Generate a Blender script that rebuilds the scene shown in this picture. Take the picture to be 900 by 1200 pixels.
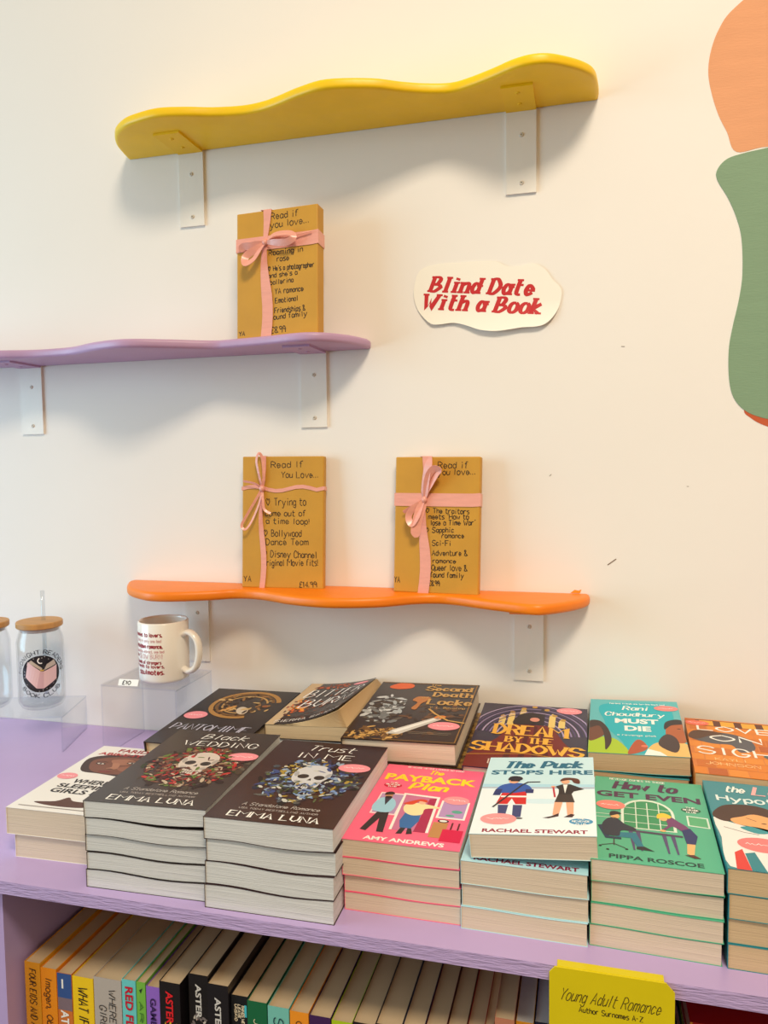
import bpy, bmesh, math, random
from mathutils import Vector, Matrix, Euler
R = math.radians
random.seed(7)
scn = bpy.context.scene
for o in list(bpy.data.objects): bpy.data.objects.remove(o, do_unlink=True)
COL = scn.collection

# ------------------------------------------------------------------ camera
# world: X right along the wall, Y into the wall (wall face at Y=0), Z up, display top at Z=0 ; metres
cam = bpy.data.cameras.new('camera'); cam.sensor_fit = 'VERTICAL'; cam.sensor_height = 24; cam.lens = 897 / 1200 * 24
cam.clip_start = .01
co = bpy.data.objects.new('camera', cam); COL.objects.link(co); scn.camera = co
yw, pt, rl = R(14.81), R(3.74), R(.71)
fw = Vector((-math.sin(yw) * math.cos(pt), math.cos(yw) * math.cos(pt), -math.sin(pt)))
rt = Vector((math.cos(yw), math.sin(yw), 0)); dn = fw.cross(rt)
r2 = math.cos(rl) * rt + math.sin(rl) * dn; d2 = -math.sin(rl) * rt + math.cos(rl) * dn
m = Matrix((r2, -d2, -fw)).transposed().to_4x4(); m.translation = (0, -1.18, .4695); co.matrix_world = m

# ------------------------------------------------------------------ light
world = bpy.data.worlds.new('room_light'); scn.world = world; world.use_nodes = True
bg = world.node_tree.nodes['Background']; bg.inputs[0].default_value = (1, .80, .54, 1); bg.inputs[1].default_value = .63
def area(name, loc, target, size, sy, energy, col):
    l = bpy.data.lights.new(name, 'AREA'); l.shape = 'RECTANGLE'; l.size = size; l.size_y = sy; l.energy = energy; l.color = col
    o = bpy.data.objects.new(name, l); COL.objects.link(o); o.location = loc
    o.rotation_euler = (Vector(target) - Vector(loc)).to_track_quat('-Z', 'Y').to_euler(); return o
k = area('ceiling_light_offscreen', (.55, -1.95, 2.6), (.15, 0, .35), .7, .5, 17.2, (1, .86, .67)); k.data.spread = R(95)
area('window_left_offscreen', (-2.7, -1.3, .6), (-.7, -.3, .2), 1.5, 1.5, 46, (.45, .78, 1))
vs = scn.view_settings; vs.view_transform = 'Standard'; vs.look = 'None'; vs.exposure = 0; vs.gamma = 1; vs.use_curve_mapping = False

# ------------------------------------------------------------------ helpers
def lin(c):
    return tuple(((x / 255) / 12.92 if x / 255 <= .04045 else ((x / 255 + .055) / 1.055) ** 2.4) for x in c[:3]) + (1,)
MATS = {}
def mat(c, rough=.5, name=None, noise=0., nscale=8, bump=0., bscale=60, stretch=(1, 1, 1), spec=.5, coat=0, c2=None, sheen=0):
    key = (tuple(c), rough, noise, nscale, bump, bscale, stretch, spec, coat, c2)
    if key in MATS: return MATS[key]
    ma = bpy.data.materials.new(name or 'paint'); ma.use_nodes = True; nt = ma.node_tree; b = nt.nodes['Principled BSDF']
    b.inputs['Base Color'].default_value = lin(c); b.inputs['Roughness'].default_value = rough
    b.inputs['Specular IOR Level'].default_value = spec; b.inputs['Coat Weight'].default_value = coat; b.inputs['Coat Roughness'].default_value = .15
    if noise or bump:
        tc = nt.nodes.new('ShaderNodeTexCoord'); mp = nt.nodes.new('ShaderNodeMapping'); mp.inputs['Scale'].default_value = stretch
        nt.links.new(tc.outputs['Object'], mp.inputs[0])
    if noise:
        n = nt.nodes.new('ShaderNodeTexNoise'); n.inputs['Scale'].default_value = nscale; n.inputs['Detail'].default_value = 6
        nt.links.new(mp.outputs[0], n.inputs['Vector'])
        cr = nt.nodes.new('ShaderNodeValToRGB'); cr.color_ramp.elements[0].position = .3; cr.color_ramp.elements[1].position = .7
        a = lin(c); k = 1 - noise
        cr.color_ramp.elements[0].color = lin(c2) if c2 else (a[0] * k, a[1] * k, a[2] * k, 1); cr.color_ramp.elements[1].color = a
        nt.links.new(n.outputs['Fac'], cr.inputs[0]); nt.links.new(cr.outputs[0], b.inputs['Base Color'])
    if bump:
        n2 = nt.nodes.new('ShaderNodeTexNoise'); n2.inputs['Scale'].default_value = bscale; n2.inputs['Detail'].default_value = 4
        nt.links.new(mp.outputs[0], n2.inputs['Vector'])
        bp = nt.nodes.new('ShaderNodeBump'); bp.inputs['Strength'].default_value = bump; bp.inputs['Distance'].default_value = .002
        nt.links.new(n2.outputs['Fac'], bp.inputs['Height']); nt.links.new(bp.outputs[0], b.inputs['Normal'])
    MATS[key] = ma; return ma
def ink(c, rough=.45): return mat(c, rough, 'print_ink')
def clear(name, tint=(.97, .985, 1), ior=1.45):
    ma = bpy.data.materials.new(name); ma.use_nodes = True; nt = ma.node_tree; nt.nodes.clear()
    out = nt.nodes.new('ShaderNodeOutputMaterial'); mx = nt.nodes.new('ShaderNodeMixShader')
    t = nt.nodes.new('ShaderNodeBsdfTransparent'); t.inputs[0].default_value = tint + (1,)
    g = nt.nodes.new('ShaderNodeBsdfGlossy'); g.inputs['Roughness'].default_value = .03
    lw = nt.nodes.new('ShaderNodeLayerWeight'); lw.inputs['Blend'].default_value = .5
    pw = nt.nodes.new('ShaderNodeMath'); pw.operation = 'POWER'; pw.inputs[1].default_value = 4.0
    f = nt.nodes.new('ShaderNodeMath'); f.operation = 'MULTIPLY_ADD'; f.inputs[1].default_value = .55; f.inputs[2].default_value = (ior - 1) ** 2 / (ior + 1) ** 2
    nt.links.new(lw.outputs['Facing'], pw.inputs[0]); nt.links.new(pw.outputs[0], f.inputs[0])
    nt.links.new(f.outputs[0], mx.inputs[0]); nt.links.new(t.outputs[0], mx.inputs[1]); nt.links.new(g.outputs[0], mx.inputs[2])
    nt.links.new(mx.outputs[0], out.inputs[0]); return ma
ACRYLIC = clear('clear_acrylic', (.985, .99, .995)); GLASS = clear('clear_glass', (.965, .965, .965)); EDGE = clear('acrylic_edge', (.93, .955, .98), 1.9)

class MB:
    def __init__(s): s.v = []; s.f = []; s.mi = []
    def add(s, vs_, fs, mi=0):
        b = len(s.v); s.v += [tuple(p) for p in vs_]; s.f += [tuple(i + b for i in f) for f in fs]; s.mi += [mi] * len(fs); return s
    def box(s, x0, x1, y0, y1, z0, z1, mi=0, nx=1):
        vs_ = []; fs = []
        for i in range(nx + 1):
            x = x0 + (x1 - x0) * i / nx; vs_ += [(x, y0, z0), (x, y1, z0), (x, y1, z1), (x, y0, z1)]
        for i in range(nx):
            a = 4 * i; c = a + 4
            for j in range(4): fs.append((a + j, a + (j + 1) % 4, c + (j + 1) % 4, c + j))
        fs.append((0, 3, 2, 1)); e = 4 * nx; fs.append((e, e + 1, e + 2, e + 3))
        return s.add(vs_, fs, mi)
    def lathe(s, prof, n=40, mi=0, c=(0, 0)):
        k = len(prof); vs_ = []; fs = []
        for i in range(n):
            a = 2 * math.pi * i / n
            vs_ += [(c[0] + r * math.cos(a), c[1] + r * math.sin(a), z) for r, z in prof]
        for i in range(n):
            j = (i + 1) % n
            for q in range(k - 1): fs.append((i * k + q, j * k + q, j * k + q + 1, i * k + q + 1))
        return s.add(vs_, fs, mi)
    def tube(s, path, r, n=12, mi=0, sc=(1, 1)):
        P = [Vector(p) for p in path]; vs_ = []; fs = []; up = Vector((0, 1, 0))
        for i, p in enumerate(P):
            t = (P[min(i + 1, len(P) - 1)] - P[max(i - 1, 0)]).normalized()
            a = t.cross(up); a = a.normalized() if a.length > 1e-4 else Vector((1, 0, 0)); b = t.cross(a).normalized()
            for q in range(n):
                an = 2 * math.pi * q / n; vs_.append(p + r * (sc[0] * math.cos(an) * a + sc[1] * math.sin(an) * b))
        for i in range(len(P) - 1):
            for q in range(n): fs.append((i * n + q, i * n + (q + 1) % n, (i + 1) * n + (q + 1) % n, (i + 1) * n + q))
        fs.append(tuple(range(n - 1, -1, -1))); fs.append(tuple((len(P) - 1) * n + q for q in range(n)))
        return s.add(vs_, fs, mi)
    def strip(s, path, wv, th=.0004, mi=0):
        # ribbon strip with real thickness; wv = half-width vectors
        P = [Vector(p) for p in path]; n = len(P); W = [Vector(w) for w in wv] if isinstance(wv, list) else [Vector(wv)] * n
        vs_ = []; fs = []
        for i in range(n):
            t = (P[min(i + 1, n - 1)] - P[max(i - 1, 0)]).normalized(); nn = t.cross(W[i]); nn = nn.normalized() * th / 2
            vs_ += [P[i] - W[i] - nn, P[i] + W[i] - nn, P[i] + W[i] + nn, P[i] - W[i] + nn]
        for i in range(n - 1):
            a = 4 * i; c = a + 4
            for j in range(4): fs.append((a + j, a + (j + 1) % 4, c + (j + 1) % 4, c + j))
        fs.append((3, 2, 1, 0)); e = 4 * (n - 1); fs.append((e, e + 1, e + 2, e + 3))
        return s.add(vs_, fs, mi)
    def build(s, name, mats, parent=None, smooth=False, warp=None):
        me = bpy.data.meshes.new(name)
        me.from_pydata([warp(p) for p in s.v] if warp else s.v, [], s.f)
        mats = mats if isinstance(mats, (list, tuple)) else [mats]
        for q in mats: me.materials.append(q)
        if len(mats) > 1: me.polygons.foreach_set('material_index', s.mi)
        if smooth: me.polygons.foreach_set('use_smooth', [True] * len(me.polygons))
        me.update(); o = bpy.data.objects.new(name, me); COL.objects.link(o)
        if parent: o.parent = parent
        return o
def fixnormals(o):
    bm = bmesh.new(); bm.from_mesh(o.data); bmesh.ops.recalc_face_normals(bm, faces=bm.faces); bm.to_mesh(o.data); bm.free(); return o
def bevel(o, w, seg=2, ang=40):
    bm = bmesh.new(); bm.from_mesh(o.data); bmesh.ops.remove_doubles(bm, verts=bm.verts, dist=1e-6); bmesh.ops.recalc_face_normals(bm, faces=bm.faces)
    es = [e for e in bm.edges if len(e.link_faces) == 2 and e.calc_face_angle(0) > R(ang)]
    bmesh.ops.bevel(bm, geom=es, offset=w, segments=seg, profile=.5, affect='EDGES'); bm.to_mesh(o.data); bm.free(); return o
def autosmooth(o):
    for p in o.data.polygons: p.use_smooth = True
    bm = bmesh.new(); bm.from_mesh(o.data)
    for e in bm.edges: e.smooth = not (len(e.link_faces) == 2 and e.calc_face_angle(0) > R(35))
    bm.to_mesh(o.data); bm.free(); return o
def tag(o, label, cat=None, group=None, kind=None):
    o['label'] = label
    if cat: o['category'] = cat
    if group: o['group'] = group
    if kind: o['kind'] = kind
    return o
def empty(name, loc=(0, 0, 0), rot=(0, 0, 0)):
    o = bpy.data.objects.new(name, None); COL.objects.link(o); o.location = loc; o.rotation_euler = rot; o.empty_display_size = .02; return o
def struct(o): o['kind'] = 'structure'; return o
def catmull(P, k=6, closed=False):
    n = len(P); out = []
    for i in range(n if closed else n - 1):
        g = lambda j: P[j % n] if closed else P[max(0, min(n - 1, j))]
        a, b, c, d = g(i - 1), g(i), g(i + 1), g(i + 2)
        for q in range(k):
            t = q / k
            out.append(tuple(.5 * (2 * b[z] + (c[z] - a[z]) * t + (2 * a[z] - 5 * b[z] + 4 * c[z] - d[z]) * t * t + (3 * b[z] - a[z] - 3 * c[z] + d[z]) * t ** 3) for z in range(len(b))))
    if not closed: out.append(tuple(P[-1]))
    return out

# ---- stroke alphabet: x digit, y digit (baseline 2, x-height 6, capitals 8); '~' = curved stroke
G = {'A': '4|02 28 42;14 34', 'B': '4|02 08;~08 28 37 25 05;~05 25 44 22 02', 'C': '4|~46 38 18 05 12 32 43', 'D': '4|02 08;~08 28 45 22 02',
 'E': '4|48 08 02 42;05 35', 'F': '4|48 08 02;05 35', 'G': '4|~46 38 18 05 12 32 44;44 24', 'H': '4|02 08;42 48;05 45', 'I': '2|12 18', 'J': '3|~38 33 22 12 03',
 'K': '4|02 08;48 05 42', 'L': '4|08 02 42', 'M': '6|02 08 35 68 62', 'N': '4|02 08 42 48', 'O': '4|~28 06 04 22 44 46 28', 'P': '4|02 08;~08 28 46 24 04',
 'Q': '4|~28 06 04 22 44 46 28;34 51', 'R': '4|02 08;~08 28 46 25 05;25 42', 'S': '4|~47 38 18 06 25 44 32 12 03', 'T': '4|08 48;28 22', 'U': '4|~08 04 13 22 33 44 48',
 'V': '4|08 22 48', 'W': '6|08 22 36 42 68', 'X': '4|02 48;08 42', 'Y': '4|08 25 48;25 22', 'Z': '4|08 48 02 42',
 'a': '3|~35 16 04 12 33;36 32', 'b': '3|08 02;~05 26 34 22 03', 'c': '3|~35 16 04 12 33', 'd': '3|~35 16 04 12 33;38 32', 'e': '3|~04 34 16 04 12 33', 'f': '3|~38 28 17 12;06 26',
 'g': '3|~35 16 04 12 33;~36 31 20 01', 'h': '3|08 02;~05 26 35 32', 'i': '2|16 12;17 18', 'j': '2|~16 11 00;17 18', 'k': '3|08 02;36 04 32', 'l': '2|18 12',
 'm': '4|06 02;~05 16 25 22;~25 36 45 42', 'n': '3|06 02;~05 26 35 32', 'o': '3|~26 16 05 03 12 22 33 35 26', 'p': '3|06 00;~05 26 34 22 03', 'q': '3|~35 16 04 12 33;36 30',
 'r': '3|06 02;~04 16 36', 's': '3|~36 16 05 24 33 22 02', 't': '3|~18 13 22 32;06 36', 'u': '3|~06 03 12 33;36 32', 'v': '4|06 22 46', 'w': '4|06 12 25 32 46', 'x': '3|06 32;36 02',
 'y': '4|06 22;~46 22 10 00', 'z': '3|06 36 02 32', '0': '4|~28 06 04 22 44 46 28', '1': '2|07 18 12', '2': '4|~07 18 38 36 02;02 42', '3': '4|~07 28 47 25 43 22 03', '4': '4|32 38 04 44',
 '5': '4|38 08 05;~05 35 43 22 03', '6': '4|~38 05 22 44 25 04', '7': '4|08 48 12', '8': '4|~25 07 28 47 25 03 22 43 25', '9': '4|~46 25 07 28 46 42', "'": '1|18 07', '.': '1|02 03', ',': '1|03 01',
 '!': '1|08 04;02 03', '&': '4|~43 22 03 27 18 07 42', '-': '3|05 25', '*': '5|22 05 07 18 26 38 47 45 22', '#': '4|12 18;32 38;04 44;06 46', '$': '4|~47 38 17 14 02;02 42;05 35', ':': '1|02 03;05 06', '?': '3|~07 18 37 24;22 23'}
def strokes(text, gap=1.3, space=2.6):
    out = []; x = 0
    for ch in text:
        if ch == ' ': x += space; continue
        w, body = G[ch].split('|')
        for st in body.split(';'):
            sm = st[0] == '~'; p = [(x + int(q[0]), int(q[1])) for q in st.lstrip('~').split()]
            out.append((catmull(p, 4) if sm else p, sm))
        x += int(w) + gap
    return out, max(x - gap, .1)
TXT = {}
def bold_text(text, off, shear):
    k = (text, off, shear)
    if k not in TXT:
        cu = bpy.data.curves.new('lettering', 'FONT'); cu.body = text; cu.resolution_u = 3; cu.offset = off; cu.shear = shear; cu.fill_mode = 'FRONT'
        o = bpy.data.objects.new('lettering', cu); COL.objects.link(o); dg = bpy.context.evaluated_depsgraph_get()
        me = bpy.data.meshes.new_from_object(o.evaluated_get(dg)); vs_ = [(v.co.x, v.co.y) for v in me.vertices]; fs = [tuple(p.vertices) for p in me.polygons]
        bpy.data.objects.remove(o, do_unlink=True); bpy.data.curves.remove(cu); bpy.data.meshes.remove(me)
        xs = [p[0] for p in vs_]; ys = [p[1] for p in vs_]; x0, x1, y0, y1 = min(xs), max(xs), min(ys), max(ys)
        TXT[k] = ([((x - x0) / (x1 - x0), (y - y0) / (y1 - y0)) for x, y in vs_], fs)
    return TXT[k]

class Art:
    """flat print on a surface: coordinates in [0,1]^2 of a face of size w x h, mp(x_m, y_m, lift) -> point"""
    def __init__(s, w, h, mp): s.w = w; s.h = h; s.mp = mp; s.b = MB(); s.mats = []
    def mi(s, c):
        ma = c if not isinstance(c, tuple) else ink(c)
        if ma not in s.mats: s.mats.append(ma)
        return s.mats.index(ma)
    def raw(s, pts, fs, c, lay, n=0):
        if s.w < .5 and s.h < .5: pts = [(min(max(x, .0002), s.w - .0002), min(max(y, .0002), s.h - .0002)) for x, y in pts]
        s.b.add([s.mp(x, y, .00012 + (lay + (i % n if n else 0) * .07) * .00003) for i, (x, y) in enumerate(pts)], fs, s.mi(c))
    def p(s, pts, c, lay=1): s.raw([(u * s.w, v * s.h) for u, v in pts], [tuple(range(len(pts)))], c, lay); return s
    def sp(s, pts, c, lay=1): return s.p(catmull(pts, 4, True), c, lay)
    def r(s, u0, u1, v0, v1, c, lay=1): return s.p([(u0, v0), (u1, v0), (u1, v1), (u0, v1)], c, lay)
    def e(s, u, v, ru, rv, c, lay=1, rot=0, n=20):
        q = []
        for i in range(n):
            a = 2 * math.pi * i / n; x = ru * s.w * math.cos(a); y = rv * s.w * math.sin(a)
            q.append((u * s.w + x * math.cos(rot) - y * math.sin(rot), v * s.h + x * math.sin(rot) + y * math.cos(rot)))
        s.raw(q, [tuple(range(n))], c, lay); return s
    def line(s, pts, wd, c, lay=1, k=1.0, close=False):
        """metric polyline ribbon; k<1 = broad-nib contrast (horizontals thin)"""
        P = pts; n = len(P); L = []; Rr = []
        for i in range(n):
            a = P[max(i - 1, 0)]; b = P[min(i + 1, n - 1)]; dx = b[0] - a[0]; dy = b[1] - a[1]; l = math.hypot(dx, dy) or 1e-9
            nx, ny = -dy / l, dx / l; h = wd / 2 * (k + (1 - k) * abs(nx))
            if 0 < i < n - 1:
                d1 = (P[i][0] - a[0], P[i][1] - a[1]); l1 = math.hypot(*d1) or 1e-9; cs = abs((-d1[1] / l1) * nx + d1[0] / l1 * ny); h /= max(cs, .6)
            L.append((P[i][0] + nx * h, P[i][1] + ny * h)); Rr.append((P[i][0] - nx * h, P[i][1] - ny * h))
        s.cnt = getattr(s, 'cnt', 0) + 1
        s.raw(L + Rr, [(n + i, n + i + 1, i + 1, i) for i in range(n - 1)], c, lay + s.cnt % 9 * .35, n); return s
    def ul(s, pts, wd, c, lay=1): return s.line([(u * s.w, v * s.h) for u, v in pts], wd, c, lay)
    def hand(s, text, u0, u1, v0, v1, wd, c, lay=2, k=1.0, slant=0., serif=0., jit=0., tilt=0., space=3.2, gap=1.3):
        st, W = strokes(text, gap, space); sx = ((u1 - u0) * s.w - slant * (v1 - v0) * s.h) / W; sy = (v1 - v0) * s.h / 6
        for pl, sm in st:
            q = []
            for x, y in pl:
                yy = (y - 2) * sy; X = u0 * s.w + x * sx + slant * yy; q.append((X + random.uniform(-jit, jit), v0 * s.h + yy + random.uniform(-jit, jit) + tilt * (X - u0 * s.w)))
            s.line(q, wd, c, lay, k)
            if serif and abs(pl[0][1] - pl[-1][1]) + abs(pl[0][0] - pl[-1][0]) > 1.5:
                for a, b in ((q[0], q[1]), (q[-1], q[-2])):
                    if abs(a[1] - b[1]) > abs(a[0] - b[0]) * .8: s.line([(a[0] - wd * serif, a[1]), (a[0] + wd * serif, a[1])], wd * .45, c, lay)
        return s
    def bold(s, text, u0, u1, v0, v1, c, off=.02, shear=0., lay=2):
        vs_, fs = bold_text(text, off, shear)
        s.raw([((u0 + x * (u1 - u0)) * s.w, (v0 + y * (v1 - v0)) * s.h) for x, y in vs_], fs, c, lay); return s
    def sprigs(s, cu, cv, ru, rv, hole, n, pal, size, lay=2, seed=1):
        rg = random.Random(seed)
        for i in range(n):
            a = rg.uniform(0, 6.283); q = hole + (1 - hole) * rg.random() ** .8
            s.e(cu + ru * q * math.cos(a), cv + rv * q * math.sin(a), size * rg.uniform(.5, 1.3), size * rg.uniform(.2, .6), rg.choice(pal), lay + i % 10 * .6, rg.uniform(0, 3.14), 6)
        return s
    def build(s, name, parent, label=None):
        o = s.b.build(name, s.mats, parent)
        if label: o['label'] = label
        return o

# ================================================================== SETTING
PAINT_WALL = mat((238, 232, 224), .75, 'wall_paint', noise=.03, nscale=3, bump=.12, bscale=45)
wall = struct(MB().box(-5, 4, 0, .12, -.9, 2.4).build('wall_back', PAINT_WALL))
floor = struct(MB().box(-7, 7, -9, 0, -.93, -.9).build('floor', mat((110, 90, 72), .6, 'floor_boards', noise=.25, nscale=4, stretch=(1, 8, 1))))
def blob(name, pts, c, lab, lay):
    q = catmull(pts, 6, True); b = MB(); n = len(q); y0 = -.0004 * lay
    b.add([(x, y0, z) for x, z in q] + [(x, .002, z) for x, z in q], [tuple(range(n))] + [(i, i + n, (i + 1) % n + n, (i + 1) % n) for i in range(n)])
    o = b.build(name, mat(c, .7, 'mural_paint', noise=.06, nscale=14, bump=.15, bscale=90, stretch=(1, 1, 5)), wall); o['label'] = lab; fixnormals(o)
blob('mural_shape', [(.2391, .8943), (.1992, .8919), (.1867, .9198), (.1754, .9441), (.1662, .974), (.1613, 1.0032), (.1642, 1.0314), (.1737, 1.0584), (.1907, 1.0817), (.23, 1.105), (.29, 1.10), (.35, 1.06), (.37, .98), (.34, .91), (.29, .88)], (226, 158, 112), 'peach painted shape on the wall', 1)
blob('mural_shape', [(.2149, .5381), (.224, .5247), (.2462, .5122), (.30, .495), (.37, .48), (.42, .52), (.40, .59), (.30, .60), (.23, .57)], (196, 88, 46), 'terracotta painted shape on the wall', 1)
blob('mural_shape', [(.2391, .8931), (.2069, .8887), (.1862, .883), (.1743, .8692), (.1756, .8552), (.1892, .8306), (.2006, .8028), (.2077, .7731), (.2096, .7263), (.2058, .6914), (.1976, .6506), (.1936, .6212), (.1942, .5854), (.1991, .5589), (.2105, .5406), (.2295, .5281), (.26, .522), (.32, .53), (.38, .58), (.39, .68), (.37, .78), (.38, .86), (.33, .905)], (128, 156, 124), 'sage green painted shape on the wall', 2)
for a, b_, w in (((.0316, .3123), (.0437, .3215), .0012), ((-.0535, .4452), (-.0505, .4478), .0009), ((.0485, .6332), (.0535, .6328), .0007), ((.1405, .429), (.1435, .4288), .0006)):
    MB().strip([(a[0], -.0003, a[1]), (b_[0], -.0003, b_[1])], (-(b_[1] - a[1]) * w * 30, 0, w * .5), .0003).build('scuff_mark', mat((120, 100, 80), .8), wall)

# ---- display unit (a wide bookcase with a thick painted top)
LILAC = mat((192, 168, 218), .3, 'lilac_paint', noise=.05, nscale=10, bump=.12, bscale=70)
EDGEM = mat((192, 168, 218), .55, 'lilac_paint_sawn_edge', noise=.05, nscale=10, bump=.9, bscale=60, stretch=(1, 1, 9))
unit = tag(empty('display_bookcase', (-.2, -.24, -.9)), 'lilac painted bookcase standing against the wall with paperbacks on top and below', 'bookcase')
def upart(name, b, ma, loc0=(-.2, -.24, -.9)):
    o = b.build(name, ma, unit); o.data.transform(Matrix.Translation([-c for c in loc0])); return o
b = MB().box(-1.7, 1.1, -.48, -.001, -.015, 0); o = upart('top_board', b, [LILAC, EDGEM])
for p in o.data.polygons:
    if p.normal.y < -.9: p.material_index = 1
for x in (-1.7, -.672, .045, 1.085): upart('side_panel', MB().box(x, x + .016, -.462, -.012, -.86, -.0152), LILAC)
upart('back_panel', MB().box(-1.7, 1.1, -.012, -.002, -.86, -.0152), LILAC)
for z in (-.335, -.6, -.86):
    for x0, x1 in ((-1.684, -.672), (-.656, .045), (.061, 1.085)): upart('shelf_board', MB().box(x0, x1, -.46, -.013, z, z + .016), LILAC)
upart('plinth', MB().box(-1.7, 1.1, -.43, -.01, -.9, -.861), LILAC)

# ================================================================== WAVY WALL SHELVES
WHITEP = mat((236, 230, 220), .45, 'white_metal_paint', noise=.04, nscale=20, bump=.1, bscale=80); STEEL = mat((206, 198, 184), .4, 'screw_steel')
def wavy_shelf(label, front, z0, z1, col, brackets, rnd=.005, bump=.25):
    xs = [p[0] for p in front]; cx = (min(xs) + max(xs)) / 2
    t = tag(empty('wavy_shelf', (cx, 0, z0)), label, 'shelf', 'wavy painted wall shelves')
    ma = mat(col, .42, 'shelf_paint', noise=.07, nscale=18, bump=bump, bscale=60, stretch=(1, 1, 1))
    q = catmull(front, 5); pts = [(x - cx, min(y, -.001)) for x, y in q]; pts = [(pts[0][0], 0)] + pts + [(pts[-1][0], 0)] if pts[0][1] < -.002 else pts
    bm = bmesh.new(); vsb = [bm.verts.new((x, y, 0)) for x, y in pts]; f = bm.faces.new(vsb); bm.normal_update()
    r = bmesh.ops.extrude_face_region(bm, geom=[f]); bmesh.ops.translate(bm, verts=[v for v in r['geom'] if isinstance(v, bmesh.types.BMVert)], vec=(0, 0, z1 - z0))
    bmesh.ops.recalc_face_normals(bm, faces=bm.faces)
    es = [e for e in bm.edges if abs(e.verts[0].co.z - e.verts[1].co.z) < 1e-6 and not (e.verts[0].co.y > -.0015 and e.verts[1].co.y > -.0015)]
    bmesh.ops.bevel(bm, geom=es, offset=rnd, segments=4, profile=.5, affect='EDGES')
    me = bpy.data.meshes.new('board'); bm.to_mesh(me); bm.free(); me.materials.append(ma); o = bpy.data.objects.new('board', me); COL.objects.link(o); o.parent = t; autosmooth(o)
    under = mat(col, .5, 'shelf_paint_on_metal', noise=.07, nscale=18, bump=.1)
    for x in brackets:
        bb = MB(); x -= cx
        bb.box(x, x + .044, -.0035, 0, -.121, 0, 0); bb.box(x, x + .044, -.080, -.0035, -.0033, .0004, 1)
        br = bb.build('bracket', [WHITEP, under], t); br['label'] = 'white metal angle bracket, shelf arm painted over'
        for kind, q in (('w', -.037), ('w', -.106), ('s', -.028), ('s', -.062)):
            s = MB().lathe([(0, .0001), (.0011, .0001), (.0013, .0013), (.0024, .0013), (.0032, .0006), (.0034, 0)], 16, 0)
            so = fixnormals(s.build('screw', STEEL if kind == 'w' else under, br))
            if kind == 'w': so.location = (x + .0225, -.0035, q); so.rotation_euler = (R(90), R(17), 0)
            else: so.location = (x + .022, q, -.0033); so.rotation_euler = (R(180), 0, R(30))
    return t
wavy_shelf('long wavy yellow painted shelf above the lilac shelf', [(-.752, 0), (-.748, -.02), (-.738, -.055), (-.718, -.088), (-.690, -.111), (-.664, -.122), (-.62, -.130), (-.578, -.122), (-.539, -.109), (-.496, -.102), (-.463, -.105), (-.431, -.116), (-.395, -.131), (-.35, -.141), (-.289, -.126), (-.251, -.105), (-.22, -.091), (-.187, -.083), (-.16, -.090), (-.124, -.107), (-.099, -.121), (-.075, -.128), (-.051, -.125), (-.028, -.111), (-.005, -.090), (.009, -.065), (.0145, -.02), (.0145, 0)], .985, 1.000, (250, 204, 2), (-.656, -.117))
wavy_shelf('wavy lilac painted shelf holding one wrapped book', [(-1.30, 0), (-1.295, -.05), (-1.25, -.10), (-1.18, -.125), (-1.10, -.13), (-1.02, -.12), (-.94, -.105), (-.878, -.092), (-.809, -.098), (-.744, -.128), (-.682, -.140), (-.623, -.115), (-.567, -.084), (-.533, -.084), (-.471, -.094), (-.409, -.107), (-.373, -.095), (-.345, -.06), (-.331, -.022), (-.330, 0)], .648, .662, (188, 152, 188), (-.984, -.448))
wavy_shelf('wavy orange painted shelf holding two wrapped books', [(-.772, 0), (-.768, -.02), (-.735, -.070), (-.689, -.103), (-.659, -.111), (-.623, -.104), (-.574, -.082), (-.544, -.063), (-.502, -.065), (-.448, -.092), (-.41, -.105), (-.372, -.110), (-.329, -.103), (-.29, -.087), (-.252, -.058), (-.219, -.046), (-.187, -.053), (-.15, -.072), (-.119, -.086), (-.086, -.100), (-.062, -.103), (-.039, -.088), (-.016, -.062), (.000, -.035), (.006, -.015), (.006, 0)], .252, .268, (246, 130, 8), (-.668, -.106), .006)
MB().add([(-.022, -.0004, .2685), (-.008, -.0004, .2685), (-.006, -.0004, .2745), (-.010, -.0004, .2725), (-.016, -.0004, .2735), (-.0185, -.0004, .2715)], [(0, 1, 2, 3, 4, 5)]).build('paint_dab', mat((248, 150, 40), .5), wall)

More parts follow.
